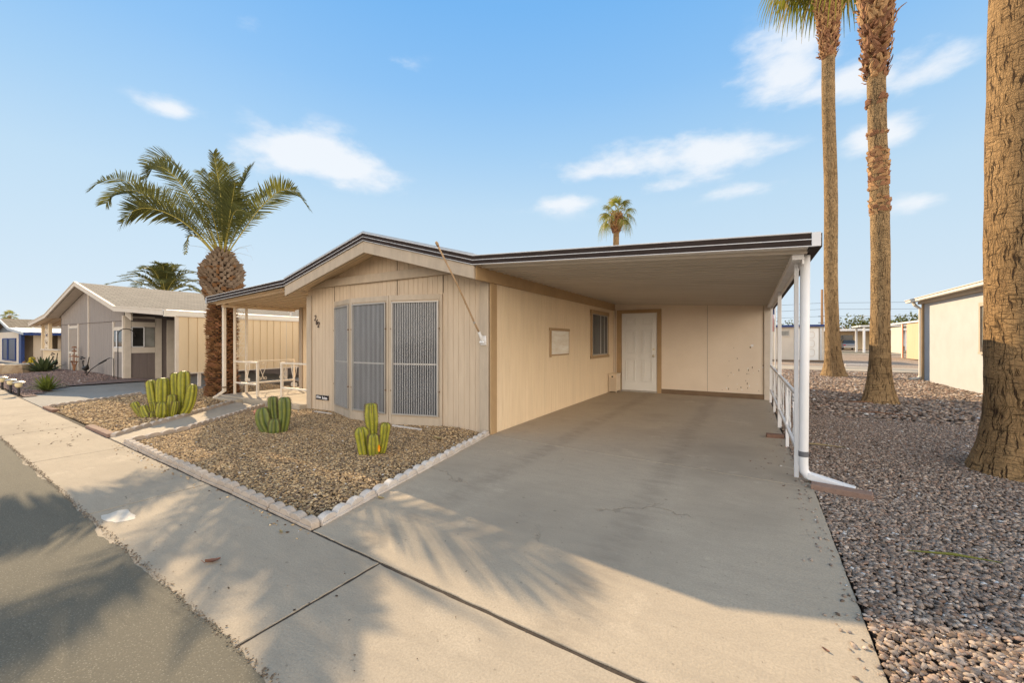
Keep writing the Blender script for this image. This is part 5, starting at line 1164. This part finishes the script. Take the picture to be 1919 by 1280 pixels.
mb = MB(); mb.box(-13.955, -13.90, 5.06, 16, 2.02, 2.05); mb.box(-13.955, -13.90, 5.06, 16, .39, .42); mb.build('skirt_rail', M['pale_trim'], N)
for y in (5.08, 5.62, 8.2, 9.1, 12): 
    mb = MB(); mb.box(-13.99, -13.94, y - .04, y + .04, 0, 2.04); mb.build('carport_post', M['pale_trim'], N)
# trim battens and windows on the front
def fb(name, x0, x1, z0, z1, mat, par=N, y=NY, t=.03):
    m_ = MB(); m_.box(x0, x1, y - t, y - .002, z0, z1); return m_.build(name, mat, par)
for x in (-24.34, -23.13): fb('batten', x - .045, x + .045, 0, 2.02, M['pale_trim'])
fb('batten', -21.95, -21.87, -.05, 2.01, M['pale_trim']); fb('batten', -21.95, -21.87, 2.04, 3.36, M['pale_trim'])
fb('batten', -19.32, -19.22, -.05, 2.01, M['pale_trim']); fb('corner_board', -18.42, -18.29, -.05, 2.2, M['pale_trim'], t=.034)
fb('batten', -24.29, -23.18, 1.86, 1.95, M['pale_trim']); fb('batten', -24.29, -23.18, .82, .90, M['pale_trim'])
w_ = fb('window', -24.27, -23.20, .93, 1.83, M['taupe_screen'], t=.02); 
for x0, x1, z0, z1 in ((-24.27, -23.20, .905, .928), (-24.27, -23.20, 1.832, 1.855)): fb('window_frame', x0, x1, z0, z1, M['alum'], w_)
fb('batten', -24.0, -23.9, 0, .81, M['pale_trim']); fb('batten', -23.5, -23.42, 0, .81, M['pale_trim'])
fb('batten', -19.21, -18.43, 1.70, 1.82, M['pale_trim'], t=.028); fb('batten', -19.21, -18.43, .96, 1.10, M['pale_trim'], t=.028)
w_ = fb('window', -19.20, -18.44, 1.11, 1.69, M['glass_dark'], t=.02); fb('window_frame', -18.98, -18.90, 1.12, 1.68, M['white_metal'], w_, t=.03); fb('window_frame', -19.19, -18.45, 1.105, 1.135, M['white_metal'], w_, t=.028)
# side bay wall with windows (faces the driveway)
def sb(name, y0, y1, z0, z1, mat, par=N, x=NX1, t=.03):
    m_ = MB(); m_.box(x + .002, x + t, y0, y1, z0, z1); return m_.build(name, mat, par)
sb('batten', 5.20, 5.36, -.05, 2.2, M['pale_trim'], t=.036); sb('batten', 6.02, 6.20, -.05, 2.15, M['pale_trim'], t=.035); sb('batten', 5.37, 6.01, 1.83, 2.0, M['pale_trim'], t=.034); sb('batten', 5.37, 6.01, 2.12, 2.19, M['pale_trim'], t=.034); sb('batten', 5.37, 6.01, .92, 1.12, M['pale_trim'], t=.034)
w_ = sb('window', 5.38, 5.71, 1.14, 1.81, M['glass_dark'], t=.02)
for b in ((5.38, 5.71, 1.125, 1.15), (5.38, 5.71, 1.80, 1.825), (5.375, 5.40, 1.151, 1.799), (5.69, 5.72, 1.151, 1.799)): sb('window_frame', *b, M['white_metal'], w_, t=.045)
sb('window', 5.73, 6.00, 1.14, 1.81, M['glass_pale'], t=.02)
sb('batten', 6.35, 6.60, -.05, 2.10, M['pale_trim'], t=.030); sb('batten', 6.61, 8.4, 1.76, 1.92, M['pale_trim'], t=.030); sb('batten', 6.61, 8.4, .90, 1.08, M['pale_trim'], t=.030)
for y0, y1 in ((6.63, 7.12), (7.22, 7.8)): w_ = sb('window', y0, y1, 1.09, 1.75, M['glass_dark'], t=.016)
sb('window_frame', 7.13, 7.21, 1.085, 1.755, M['pale_trim'], w_, t=.03)
l_ = MB(); l_.box(NX1 + .03, NX1 + .06, 6.72, 6.80, 2.02, 2.16); l_.lathe((NX1 + .12, 6.76, 1.90), [(.04, 0), (.06, .03), (.07, .16), (.10, .18), (.06, .24), (.01, .28)], 8); la = l_.build('wall_lantern', M['black'], N)
l_ = MB(); l_.lathe((NX1 + .12, 6.76, 1.925), [(.063, 0), (.073, .12)], 8); l_.build('lantern_glass', M['globe'], la)
# filler over the carport entry
mb = MB(); mb.hexa([(-18.29, 5.205, 2.2), (-17.75, 5.205, 2.02), (-17.75, 5.25, 2.02), (-18.29, 5.25, 2.2)], [(-18.29, 5.205, 2.42), (-17.75, 5.205, 2.25), (-17.75, 5.25, 2.25), (-18.29, 5.25, 2.42)]); mb.build('gable_filler', M['pale_trim'], N)
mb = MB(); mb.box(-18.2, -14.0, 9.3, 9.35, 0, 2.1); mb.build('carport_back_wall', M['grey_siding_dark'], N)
mb = MB(); mb.lathe((-17.0, 10.2, 2.30), [(.06, 0), (.06, .28)], 10); mb.lathe((-17.0, 10.2, 2.58), [(.14, 0), (.14, .07)], 10); mb.build('roof_vent', M['alum'], N)
# porch on its left
mb = MB()
panel_wall(mb, (-28.3, 5.2), (-25.52, 5.2), 0, .92, (0, -1), .17, .03, .02); mb.build('porch_skirt', M['cream_panel'], N)
mb = MB(); mb.box(-28.35, -25.5, 5.12, 5.28, .93, .98); mb.build('porch_rail', M['pale_trim'], N)
for x in (-28.25, -27.15): mb = MB(); mb.box(x - .09, x + .09, 5.15, 5.25, .98, 2.12); mb.build('porch_post', M['cream_panel'], N)
mb = MB()
for k in range(3): scroll(mb, (-27.7, 5.2, 0), (1, 0, 0), 1.02 + k * .36, 1.34 + k * .36, .62, .02)
mb.build('post_scrollwork', M['iron_white'], N)

# ================================================================== BLUE TRIMMED HOUSE, FAR LEFT
Bh = thing('manufactured_home', 'small looking slate blue gabled home with royal blue awning edge at the far left', 'house', (-36.5, 5.4, 0))
BX, BZ = -36.6, 2.62; bp = [(-40.6, 1.62), (BX, BZ), (-34.3, 2.06)]
mb = MB(); panel_wall(mb, (-40, 5.4), (-33.7, 5.4), -.2, lambda s: (BZ - abs(-40 + s - BX) * .243) - .1, (0, -1), .2, .012, .008); mb.build('gable_wall', M['slate_siding'], Bh)
mb = MB(); mb.box(-33.76, -33.7, 5.4, 16, -.1, 1.9); mb.build('side_wall', M['beige_wall'], Bh)
mb = MB(); mb.xzstrip(bp, 5.1, 16, 0, -.10); mb.build('roof', M['shingle2'], Bh)
mb = MB(); mb.xzstrip([bp[2], (-30.9, 1.76)], 5.1, 16, 0, -.03); 
for k in range(18): mb.xzstrip([bp[2], (-30.9, 1.76)], 5.3 + k * .6, 5.36 + k * .6, .03, .0005)
mb.build('awning_roof', M['roof_white'], Bh)
mb = MB(); mb.xzstrip([bp[0], bp[1], bp[2], (-30.9, 1.76)], 5.03, 5.09, .01, -.12); mb.build('barge_board', M['gal'], Bh)
mb = MB(); mb.box(-30.92, -30.86, 5.03, 16, 1.63, 1.775); mb.build('blue_fascia', M['blue_paint'], Bh)
mb = MB(); mb.box(-31.5, -31.44, 6.3, 12, -.1, 1.65); mb.box(-34, -31.5, 7.9, 8, -.1, 1.6); mb.build('porch_wall', M['beige_wall'], Bh)
mb = MB(); mb.box(-34.0, -33.56, 5.30, 5.335, -.1, 1.85); mb.build('pale_trim_board', M['pale_trim'], Bh) 
mb = MB(); mb.box(-33.5, -33.0, 5.30, 5.42, -.1, 1.85); mb.build('porch_post', M['blue_paint'], Bh)
mb = MB(); mb.box(-38.5, -33.55, 5.345, 5.39, .12, 1.85); mb.build('pale_wall_band', M['pale_trim'], Bh)
mb = MB(); mb.box(-32.9, -31.3, 5.7, 5.8, -.1, 1.68); mb.build('porch_panel', M['beige_wall'], Bh)
for x0, x1 in ((-37.1, -36.0), (-35.7, -34.15)):
    mb = MB(); mb.box(x0, x1, 5.28, 5.32, .32, 1.42); w_ = mb.build('window', M['navy_screen'], Bh)
    mb = MB()
    for b in ((x0 - .06, x0, .26, 1.5), (x1, x1 + .06, .26, 1.5), (x0, x1, 1.43, 1.5), (x0, x1, .26, .31)): mb.box(b[0], b[1], 5.26, 5.325, b[2], b[3])
    mb.build('window_frame', M['blue_paint'], w_)

# ------------------------------------------------------------------ garden things of the neighbour
def path_light(x, y, lab):
    T = thing('path_light', lab, 'garden light', (x, y, 0.02))
    mb = MB(); mb.tube([(x, y, -.05), (x, y, .20)], .022, 8); mb.build('stake', M['black'], T)
    mb = MB(); mb.lathe((x, y, .20), [(.03, 0), (.06, .03), (.07, .08), (.06, .12)], 12); mb.build('globe', M['globe'], T, smooth=True)
    mb = MB(); mb.lathe((x, y, .32), [(.105, 0), (.105, .010), (.05, .035), (.01, .04)], 16); mb.build('cap', M['alum'], T)
path_light(-15.3, 2.42, 'low mushroom path light nearest the grey driveway, front of its row')
path_light(-16.4, 2.46, 'low mushroom path light second from the grey driveway')
path_light(-17.7, 2.51, 'low mushroom path light at the left frame edge, third from the grey driveway')
def rosette(name, label, c, n, L, w, mat, el=(20, 80)):
    mb = MB()
    for i in range(n):
        a = i * 2.4 + rng.uniform(-.2, .2); f = (i + .5) / n; e = R(el[0] + (el[1] - el[0]) * f); u = Vector((math.cos(a), math.sin(a), 0)); s = Vector((-math.sin(a), math.cos(a), 0)); l = L * rng.uniform(.75, 1.05); C0 = Vector(c)
        d = u * math.cos(e) + Vector((0, 0, math.sin(e)))
        pts = [C0 + u * .02, C0 + d * l * .35, C0 + d * l * .7 + Vector((0, 0, -.03 * l)), C0 + d * l + Vector((0, 0, -.10 * l))]; ww = [w, w * 1.15, w * .75, w * .04]; vs = []
        nm = s.cross(d).normalized()
        for p, q in zip(pts, ww): vs += [p - s * q + nm * q * .5, p, p + s * q + nm * q * .5]
        mb.add(vs, [(3 * k + j, 3 * k + j + 1, 3 * k + j + 4, 3 * k + j + 3) for k in range(3) for j in (0, 1)])
    return tag(mb.build(name, mat, origin=c), label, 'plant')
rosette('agave', 'spiky yellow green agave near the corner of the grey driveway', (-15.95, 3.0, .04), 38, .50, .026, M['yellow_agave'], (12, 86))
rosette('agave', 'broad dark green agave at the left corner of the grey house', (-23.6, 4.35, .14), 30, .75, .07, M['agave'], (15, 80))
T = thing('tree_stump', 'flat topped cut tree stump on the gravel before the blue trimmed house', 'tree stump', (-24.6, 3.85, .1))
mb = MB(); vs = []; ng = 22
for j, (r, z) in enumerate(((.82, -.1), (.78, .06), (.70, .20), (.64, .32))):
    for k in range(ng): a = 2 * math.pi * k / ng; rr = r * (1 + .10 * math.sin(3 * a + 1) + .06 * math.sin(7 * a + j)); vs.append((-24.6 + rr * math.cos(a), 3.85 + rr * .7 * math.sin(a), .1 + z))
mb.add(vs, [(j * ng + k, j * ng + (k + 1) % ng, (j + 1) * ng + (k + 1) % ng, (j + 1) * ng + k) for j in range(3) for k in range(ng)]); mb.build('bark', M['cut_wood'], T)
mb = MB(); mb.add([(x, y, z + .002) for x, y, z in vs[-ng:]] + [(x, y, z + .03) for x, y, z in vs[-ng:]], [tuple(range(ng, 2 * ng))] + [(k, (k + 1) % ng, (k + 1) % ng + ng, k + ng) for k in range(ng)]); mb.build('cut_top', M['stump_top'], T)
T = thing('barrel_cactus', 'yellow bottle shaped cactus standing behind the tree stump', 'cactus', (-26.4, 4.5, .1))
st = cactus_stem([(-26.45, 4.5, .05), (-26.35, 4.5, .25), (-26.25, 4.5, .48)], .16, 8); st.build('stem', [M['yellow_skin'], M['spine']], T, smooth=True, attr='crest')
st = cactus_stem([(-26.28, 4.5, .38), (-26.20, 4.5, .52), (-26.15, 4.5, .66)], .09, 7); st.build('stem', [M['yellow_skin'], M['spine']], T, smooth=True, attr='crest')
mb = MB(); mb.tube([(-27.2, 4.45, .42), (-27.0, 4.4, .25), (-26.75, 4.4, .08)], [.05, .06, .05], 8); tag(mb.build('driftwood', M['boot_red']), 'reddish driftwood branch leaning behind the tree stump', 'driftwood')
# metal ornaments
mb = MB(); X, Y = -22.8, 5.0
mb.tube([(X, Y, .05), (X, Y, 1.05)], .018, 6)
for sg in (-1, 1): mb.tube([(X, Y, .1), (X + sg * .12, Y, .35), (X + sg * .35, Y, .55)], .02, 6); mb.lathe((X + sg * .2, Y, .50), [(.02, 0), (.10, .03), (.02, .06)], 8)
for k, (z, w) in enumerate(((.72, .42), (.92, .14), (1.08, .13))): 
    for sg in (-1, 1): mb.hexa([(X + sg * .02, Y - .04, z), (X + sg * w, Y - .06, z - .01), (X + sg * w, Y + .06, z - .01), (X + sg * .02, Y + .04, z)], [(X + sg * .02, Y - .04, z + .05), (X + sg * w, Y - .03, z + .02), (X + sg * w, Y + .03, z + .02), (X + sg * .02, Y + .04, z + .05)])
tag(mb.build('metal_flower', M['boot_red']), 'rusty metal flower ornament before the grey house wall', 'garden ornament')
def bird(x, y, z0, lab):
    T = thing('metal_bird', lab, 'garden ornament', (x, y, z0))
    mb = MB(); mb.tube([(x - .22, y, z0 + .36), (x - .12, y, z0 + .31), (x + .05, y, z0 + .31), (x + .20, y, z0 + .38), (x + .28, y, z0 + .48)], [.02, .07, .09, .045, .012], 10); mb.tube([(x + .27, y, z0 + .46), (x + .40, y, z0 + .72)], .014, 5)
    mb.tube([(x - .20, y, z0 + .36), (x - .27, y, z0 + .48), (x - .25, y, z0 + .55)], [.025, .015, .02], 7)
    for k in range(4): mb.lathe((x - .45 + k * .11, y, z0 + .62 + .08 * math.sin(k * 2.2)), [(.01, 0), (.045, .02), (.01, .05)], 6)
    mb.build('body', M['black'], T)
    for dx in (-.02, .10): mb = MB(); mb.tube([(x + dx, y, z0), (x + dx, y, z0 + .3)], .012, 5); mb.build('leg', M['black'], T)
bird(-20.4, 4.75, .05, 'black metal quail ornament between the rusty flower and the garden hose holder'); bird(-24.9, 4.9, .12, 'black metal quail ornament behind the dark agave at the house corner')
mb = MB(); mb.tube([(-19.9, 4.6, .05), (-19.6, 4.7, .35), (-19.2, 4.9, .65), (-18.95, 5.0, .75)], .013, 6); mb.tube([(-19.35, 4.85, .55), (-19.1, 4.95, .68)], .028, 6); mb.tube([(-18.95, 5.0, .75), (-18.65, 5.02, .74), (-18.62, 5.02, .05)], .012, 6); mb.tube([(-22, 3.9, .16), (-20.6, 4.2, .14), (-19.9, 4.6, .07), (-18.7, 4.95, .02), (-17.4, 5.1, .015)], .018, 6)
tag(mb.build('garden_hose', M['black'], smooth=True), 'black garden hose and curved nozzle stand before the grey house corner', 'garden hose')
mb = MB(); pts = [(-18.1, 4.98, 0), (-18.1, 4.98, 1.55)] + [(-18.1 + .0, 4.98 + .42 * (1 - math.cos(math.pi * k / 8)) / 2 * 1.0, 1.55 + .20 * math.sin(math.pi * k / 8)) for k in range(1, 8)] + [(-18.1, 5.42, 1.48)]
mb.tube(pts, .013, 6); tag(mb.build('shepherd_hook', M['black'], smooth=True), 'tall black shepherd hook before the windows of the grey house', 'garden hook')

# ================================================================== RIGHT AND REAR BUILDINGS
S = thing('stucco_home', 'off white stucco home with white gutter and downspout behind the right hand palms', 'house', (7, 15, 0))
mb = MB(); mb.box(5.05, 12, 9.5, 18.75, -.1, 2.72); mb.build('wall', M['offwhite_stucco'], S)
mb = MB(); mb.hexa([(4.86, 9.3, 2.70), (12.4, 9.3, 2.70), (12.4, 18.95, 2.70), (4.86, 18.95, 2.70)], [(4.86, 9.3, 2.74), (12.4, 9.3, 3.3), (12.4, 18.95, 3.3), (4.86, 18.95, 2.74)]); mb.build('roof', M['roof_white'], S)
mb = MB(); mb.box(4.94, 5.045, 9.3, 18.9, 2.58, 2.68); mb.build('eave_trim', M['taupe'], S)
mb = MB(); mb.box(4.74, 4.855, 9.3, 19.35, 2.66, 2.76); mb.box(4.715, 4.74, 9.3, 19.4, 2.74, 2.765); mb.build('gutter', M['gutter_white'], S, bevel=.01)
mb = MB(); mb.tube([(4.82, 18.9, 2.68), (4.86, 18.85, 2.55), (4.99, 18.82, 2.42), (4.99, 18.82, .15), (4.93, 18.8, .06), (4.7, 18.7, .03)], [.05] * 6, 8); mb.build('downspout', M['gutter_white'], S)
mb = MB(); mb.box(5.0, 5.048, 18.70, 18.78, 0, 2.6); mb.build('corner_trim', M['brown_trim'], S)
mb = MB(); mb.box(5.025, 5.048, 13.4, 14.72, 1.18, 2.20); w_ = mb.build('window', M['glass_pale'], S)
mb = MB(); 
for b in ((14.725, 14.80, 1.06, 2.3), (13.32, 13.395, 1.06, 2.3), (13.40, 14.72, 2.205, 2.3), (13.30, 14.84, 1.0, 1.055)): mb.box(4.99, 5.047, b[0], b[1], b[2], b[3])
mb.build('window_frame', M['taupe'], w_)
# pale shed with blue roof edge
S = thing('storage_shed', 'pale storage shed with blue roof edge and panelled door seen between the carport posts', 'shed', (2.8, 34, 0))
mb = MB(); mb.box(-1.5, 4.30, 34, 38, -.1, 2.32); mb.build('wall', M['shed_white'], S)
mb = MB(); mb.box(-1.7, 4.42, 33.75, 38.2, 2.32, 2.46); mb.build('roof', M['blue_paint'], S)
mb = MB(); mb.box(2.75, 4.0, 33.95, 33.995, .06, 2.2); d_ = mb.build('door', M['door_white'], S)
for z0, z1 in ((1.55, 1.98), (.95, 1.40), (.32, .80)):
    mb = MB(); q = [(3.06, z0 + .1), (3.14, z0), (3.70, z0), (3.78, z0 + .1), (3.78, z1 - .1), (3.70, z1), (3.14, z1), (3.06, z1 - .1), (3.06, z0 + .1)]
    for (a, b), (c, e) in zip(q[:-1], q[1:]): mb.bar((a, 33.94, b), (c, 33.94, e), .02, .025)
    mb.build('door_panel', M['pale_trim'], d_)
mb = MB(); mb.tube([(2.86, 33.95, 1.02), (2.86, 33.88, 1.02)], .04, 8); mb.build('door_knob', M['brass'], d_)
mb = MB(); mb.box(1.75, 2.35, 33.96, 33.995, 1.75, 2.05); mb.build('window', M['glass_pale'], S)
mb = MB(); mb.box(1.68, 1.745, 33.94, 33.995, 1.68, 2.12); mb.box(2.355, 2.42, 33.94, 33.995, 1.68, 2.12); mb.box(1.75, 2.35, 33.94, 33.995, 2.055, 2.12); mb.box(1.75, 2.35, 33.94, 33.995, 1.68, 1.745); mb.build('window_frame', M['alum'], S)
mb = MB(); mb.box(4.08, 4.18, 33.94, 33.99, 0, 2.3); mb.build('corner_board', M['gal'], S); mb = MB(); mb.box(-1.5, 4.4, 33.8, 33.98, -.05, .05); mb.build('sill_board', M['dark_board'], S)
# tan sheds on the right
S = thing('storage_shed', 'tan panelled shed with low sloping roof and open bay, beyond the stucco home', 'shed', (12, 43, 0))
mb = MB(); mb.box(10.6, 14, 40, 43.0, 0, 2.72); mb.build('wall', M['tan_panel'], S)
mb = MB(); mb.box(10.6, 10.66, 44.2, 47.0, .35, 2.5); mb.build('skirt_panel', M['shed_white'], S)
mb = MB(); mb.box(10.5, 14.4, 39.6, 47.2, 2.74, 2.86); mb.build('roof', M['roof_white'], S)
mb = MB(); mb.box(10.55, 10.598, 43.85, 44.1, 0, 2.72); mb.box(10.55, 10.598, 39.95, 40.15, 0, 2.72); mb.build('post', M['pale_trim'], S)
mb = MB(); mb.box(10.55, 10.6, 43.72, 43.84, 0, 2.7); mb.box(10.55, 10.6, 39.85, 39.94, 0, 2.7); mb.build('orange_trim', M['orange_paint'], S)
mb = MB(); mb.box(11.5, 12.1, 43.1, 43.9, 0, 1.5); mb.build('inner_panel', M['teal'], S)
# far house with flat carport, its car, pergola post
S = thing('distant_house', 'low pale yellow house with long flat carport roof across the far road', 'house', (16, 84, 0))
mb = MB(); mb.box(8, 17.4, 88, 96, 0, 3.0); mb.build('wall', M['cream_panel'], S)
mb = MB(); mb.box(6, 24, 83, 97, 3.0, 3.35); mb.build('carport_roof', M['roof_white'], S)
mb = MB(); mb.box(13.4, 15, 87.9, 87.99, 1.3, 2.4); mb.build('window', M['glass_dark'], S)
cols = [M['boot'], M['pale_trim'], M['slate_siding'], M['white_paint'], M['white_paint'], M['gal'], M['pale_trim'], M['stump_top']]
for i in range(8): mb = MB(); x = 17.5 + i * .62; mb.box(x, x + .45, 86, 86.1, .6, 2.95); mb.build('hanging_screen', cols[i], S)
for x in (17.45, 20.4, 23.8): mb = MB(); mb.box(x, x + .15, 83.4, 83.55, 0, 3.0); mb.build('post', M['white_paint'], S)
T = thing('parked_car', 'dark windowed silver car parked under the distant flat carport', 'car', (13.6, 81.5, 0))
p = MB(); cx, cy = 13.6, 81.5
def loft(mb, secs, mi=0):
    k = len(secs[0]); vs = [p for s in secs for p in s]; fs = [(i * k + j, i * k + (j + 1) % k, (i + 1) * k + (j + 1) % k, (i + 1) * k + j) for i in range(len(secs) - 1) for j in range(k)]
    mb.add(vs, fs + [tuple(range(k - 1, -1, -1)), tuple(range((len(secs) - 1) * k, len(secs) * k))], mi)
def sec(y, w, z0, z1, wt): return [(cx - w, y, z0), (cx + w, y, z0), (cx + w * 1.02, y, (z0 + z1) / 2), (cx + wt, y, z1), (cx - wt, y, z1), (cx - w * 1.02, y, (z0 + z1) / 2)]
loft(p, [sec(cy, .85, .35, .80, .80), sec(cy + .15, .93, .28, 1.0, .86), sec(cy + 1.2, .95, .25, 1.05, .88), sec(cy + 3.2, .95, .25, 1.0, .88), sec(cy + 4.3, .92, .28, .88, .8), sec(cy + 4.5, .84, .35, .7, .74)]); p.build('body', M['car_paint'], T)
p = MB(); loft(p, [sec(cy + .35, .86, 1.0, 1.03, .82), sec(cy + 1.0, .84, 1.02, 1.52, .66), sec(cy + 2.3, .84, 1.02, 1.54, .66), sec(cy + 3.1, .84, 1.0, 1.04, .8)]); p.build('cabin_glass', M['glass_dark'], T)
for sx in (-1, 1):
    for yy in (.85, 3.5):
        p = MB(); p.tube([(cx + sx * .92, cy + yy, .33), (cx + sx * .72, cy + yy, .33)], .33, 14); p.build('wheel', M['black'], T)
    p = MB(); p.box(cx + sx * .70 - .14, cx + sx * .70 + .14, cy - .02, cy + .06, .68, .82); p.build('tail_light', M['red'], T)
    p = MB(); p.box(cx + sx * .98 - .09, cx + sx * .98 + .09, cy + 2.5, cy + 2.6, 1.0, 1.15); p.build('wing_mirror', M['car_paint'], T)
p = MB(); p.box(cx - .8, cx + .8, cy - .06, cy + .02, .35, .5); p.build('bumper', M['alum'], T)
T = thing('pergola', 'white open frame pergola standing by the far road kerb', 'pergola', (14, 62, 0))
for x, y in ((11.6, 62), (17, 62), (11.6, 66), (17, 66)): mb = MB(); mb.box(x - .10, x + .10, y - .10, y + .10, 0, 3.05); mb.build('post', M['white_paint'], T)
mb = MB(); mb.box(11.2, 17.4, 61.6, 66.4, 3.05, 3.22); mb.build('roof', M['roof_white'], T)
for i, (x, y, w) in enumerate(((4.9, 27.9, .95), (4.3, 29.8, .6))):
    mb = MB(); mb.box(x - w / 2, x + w / 2, y - .08, y + .08, -.05, .14); tag(mb.build('parking_block', M['edger_white'], bevel=.03), ('longer' if i == 0 else 'shorter') + ' white concrete parking block between the two farther palm trunks', 'parking block')
# utility pole and wires
T = thing('utility_pole', 'tall bare reddish wooden utility pole behind the blue edged shed', 'utility pole', (7.9, 64, 0))
mb = MB(); mb.tube([(7.9, 64, 0), (7.9, 64, 7.9)], [.17, .12], 10); mb.build('pole', M['pole_wood'], T, smooth=True)
for z in (3.7, 4.5): mb = MB(); mb.bar((7.5, 64, z), (8.6, 64, z), .06, .08); mb.build('bracket', M['black'], T)
for k, (z, sag) in enumerate(((6.2, .5), (5.4, .5), (4.5, .4))):
    mb = MB(); mb.tube([(7.9 + s * 60 - (30 if True else 0) * 0, 64 + s * 6, z - sag * 4 * (.25 - abs(((s + 2) % 1) - .5) ** 2) ) for s in np.linspace(-1, 1.6, 53)], .016, 4, 0, False); tag(mb.build('power_line', M['black']), ('highest', 'middle', 'lowest')[k] + ' of the three thin power lines strung from the wooden utility pole', 'power line')
T = thing('street_lamp', 'thin pale lamp post far beyond the flat carport roof', 'lamp post', (22, 118, 0)); mb = MB(); mb.tube([(22, 118, 0), (22, 118, 7)], .10, 6); mb.build('post', M['gal'], T); mb = MB(); mb.box(21.4, 22.6, 117.9, 118.1, 6.95, 7.1); mb.build('lamp_head', M['gal'], T)
# flag behind the carport
T = thing('flag', 'striped red and white flag with blue corner hanging behind the carport posts', 'flag', (.62, 14.5, 0))
mb = MB(); mb.tube([(.66, 14.5, 0), (.66, 14.5, 2.9)], .02, 8); mb.build('pole', M['white_paint'], T)
def cloth(name, x0, x1, z0, z1, mat):
    mb = MB(); vs = []; n = 8
    for i in range(n + 1):
        t = i / n; x = x0 + (x1 - x0) * t; vs += [(x, 14.5 + .02 * math.sin(x * 60), z0), (x, 14.5 + .02 * math.sin(x * 60), z1)]
    mb.add(vs, [(2 * i, 2 * i + 2, 2 * i + 3, 2 * i + 1) for i in range(n)]); mb.build(name, mat, T)
for i in range(6): cloth('stripe', .46 + i * .032, .46 + (i + 1) * .032, 1.62, 2.12 if i < 5 else 2.0, M['red'] if i % 2 == 0 else M['flag_white'])
cloth('canton', .50, .652, 2.13, 2.36, M['flag_blue'])
# distant trees
def tree(x, y, h, w, lab, seed, name='tree'):
    rs = random.Random(seed); T = thing(name, lab, 'tree', (x, y, 0)); mb = MB(); mb.tube([(x, y, 0), (x + .1, y, h * .5)], [w * .06, w * .04], 7)
    for k in range(5): a = k * 1.3; mb.tube([(x + .1, y, h * .4), (x + math.cos(a) * w * .3, y + math.sin(a) * w * .3, h * .75)], [w * .03, w * .01], 5)
    mb.build('trunk', M['cut_wood'], T); mb = MB(); cl = [(rs.gauss(0, .25) * w, rs.gauss(0, .25) * w, h * rs.uniform(.45, .85), w * rs.uniform(.18, .3)) for _ in range(14)]
    for k in range(1300):
        c = rs.choice(cl); d = Vector((rs.gauss(0, 1), rs.gauss(0, 1), rs.gauss(0, .7))).normalized() * c[3] * rs.uniform(.5, 1.05); p = Vector((x + c[0], y + c[1], c[2])) + d; s = w * .022; a = Vector((rs.gauss(0, 1), rs.gauss(0, 1), rs.gauss(0, 1))).normalized(); b = a.cross(Vector((0, 0, 1))).normalized()
        mb.add([p - a * s * 1.6, p + b * s, p + a * s * 1.6, p - b * s], [(0, 1, 2, 3)])
    mb.build('crown', M['tree_leaf'], T)
for i, (x, y, h, w, l) in enumerate(((19, 112, 6.2, 9, 'low green tree showing just above the distant flat carport roof, left one'), (27, 112, 5.6, 8, 'low green tree above the distant flat carport roof, right one'), (23.5, 100, 6.0, 8, 'taller green tree beside the middle palm trunk in the distance'), (34, 120, 4.6, 9, 'green tree right of the far pergola roof'),
      (8, 120, 5.5, 9, 'green tree directly behind the utility pole'), (-4, 118, 5.5, 10, 'green tree hidden mostly behind the pale shed'))): tree(x, y, h, w, l, 40 + i)
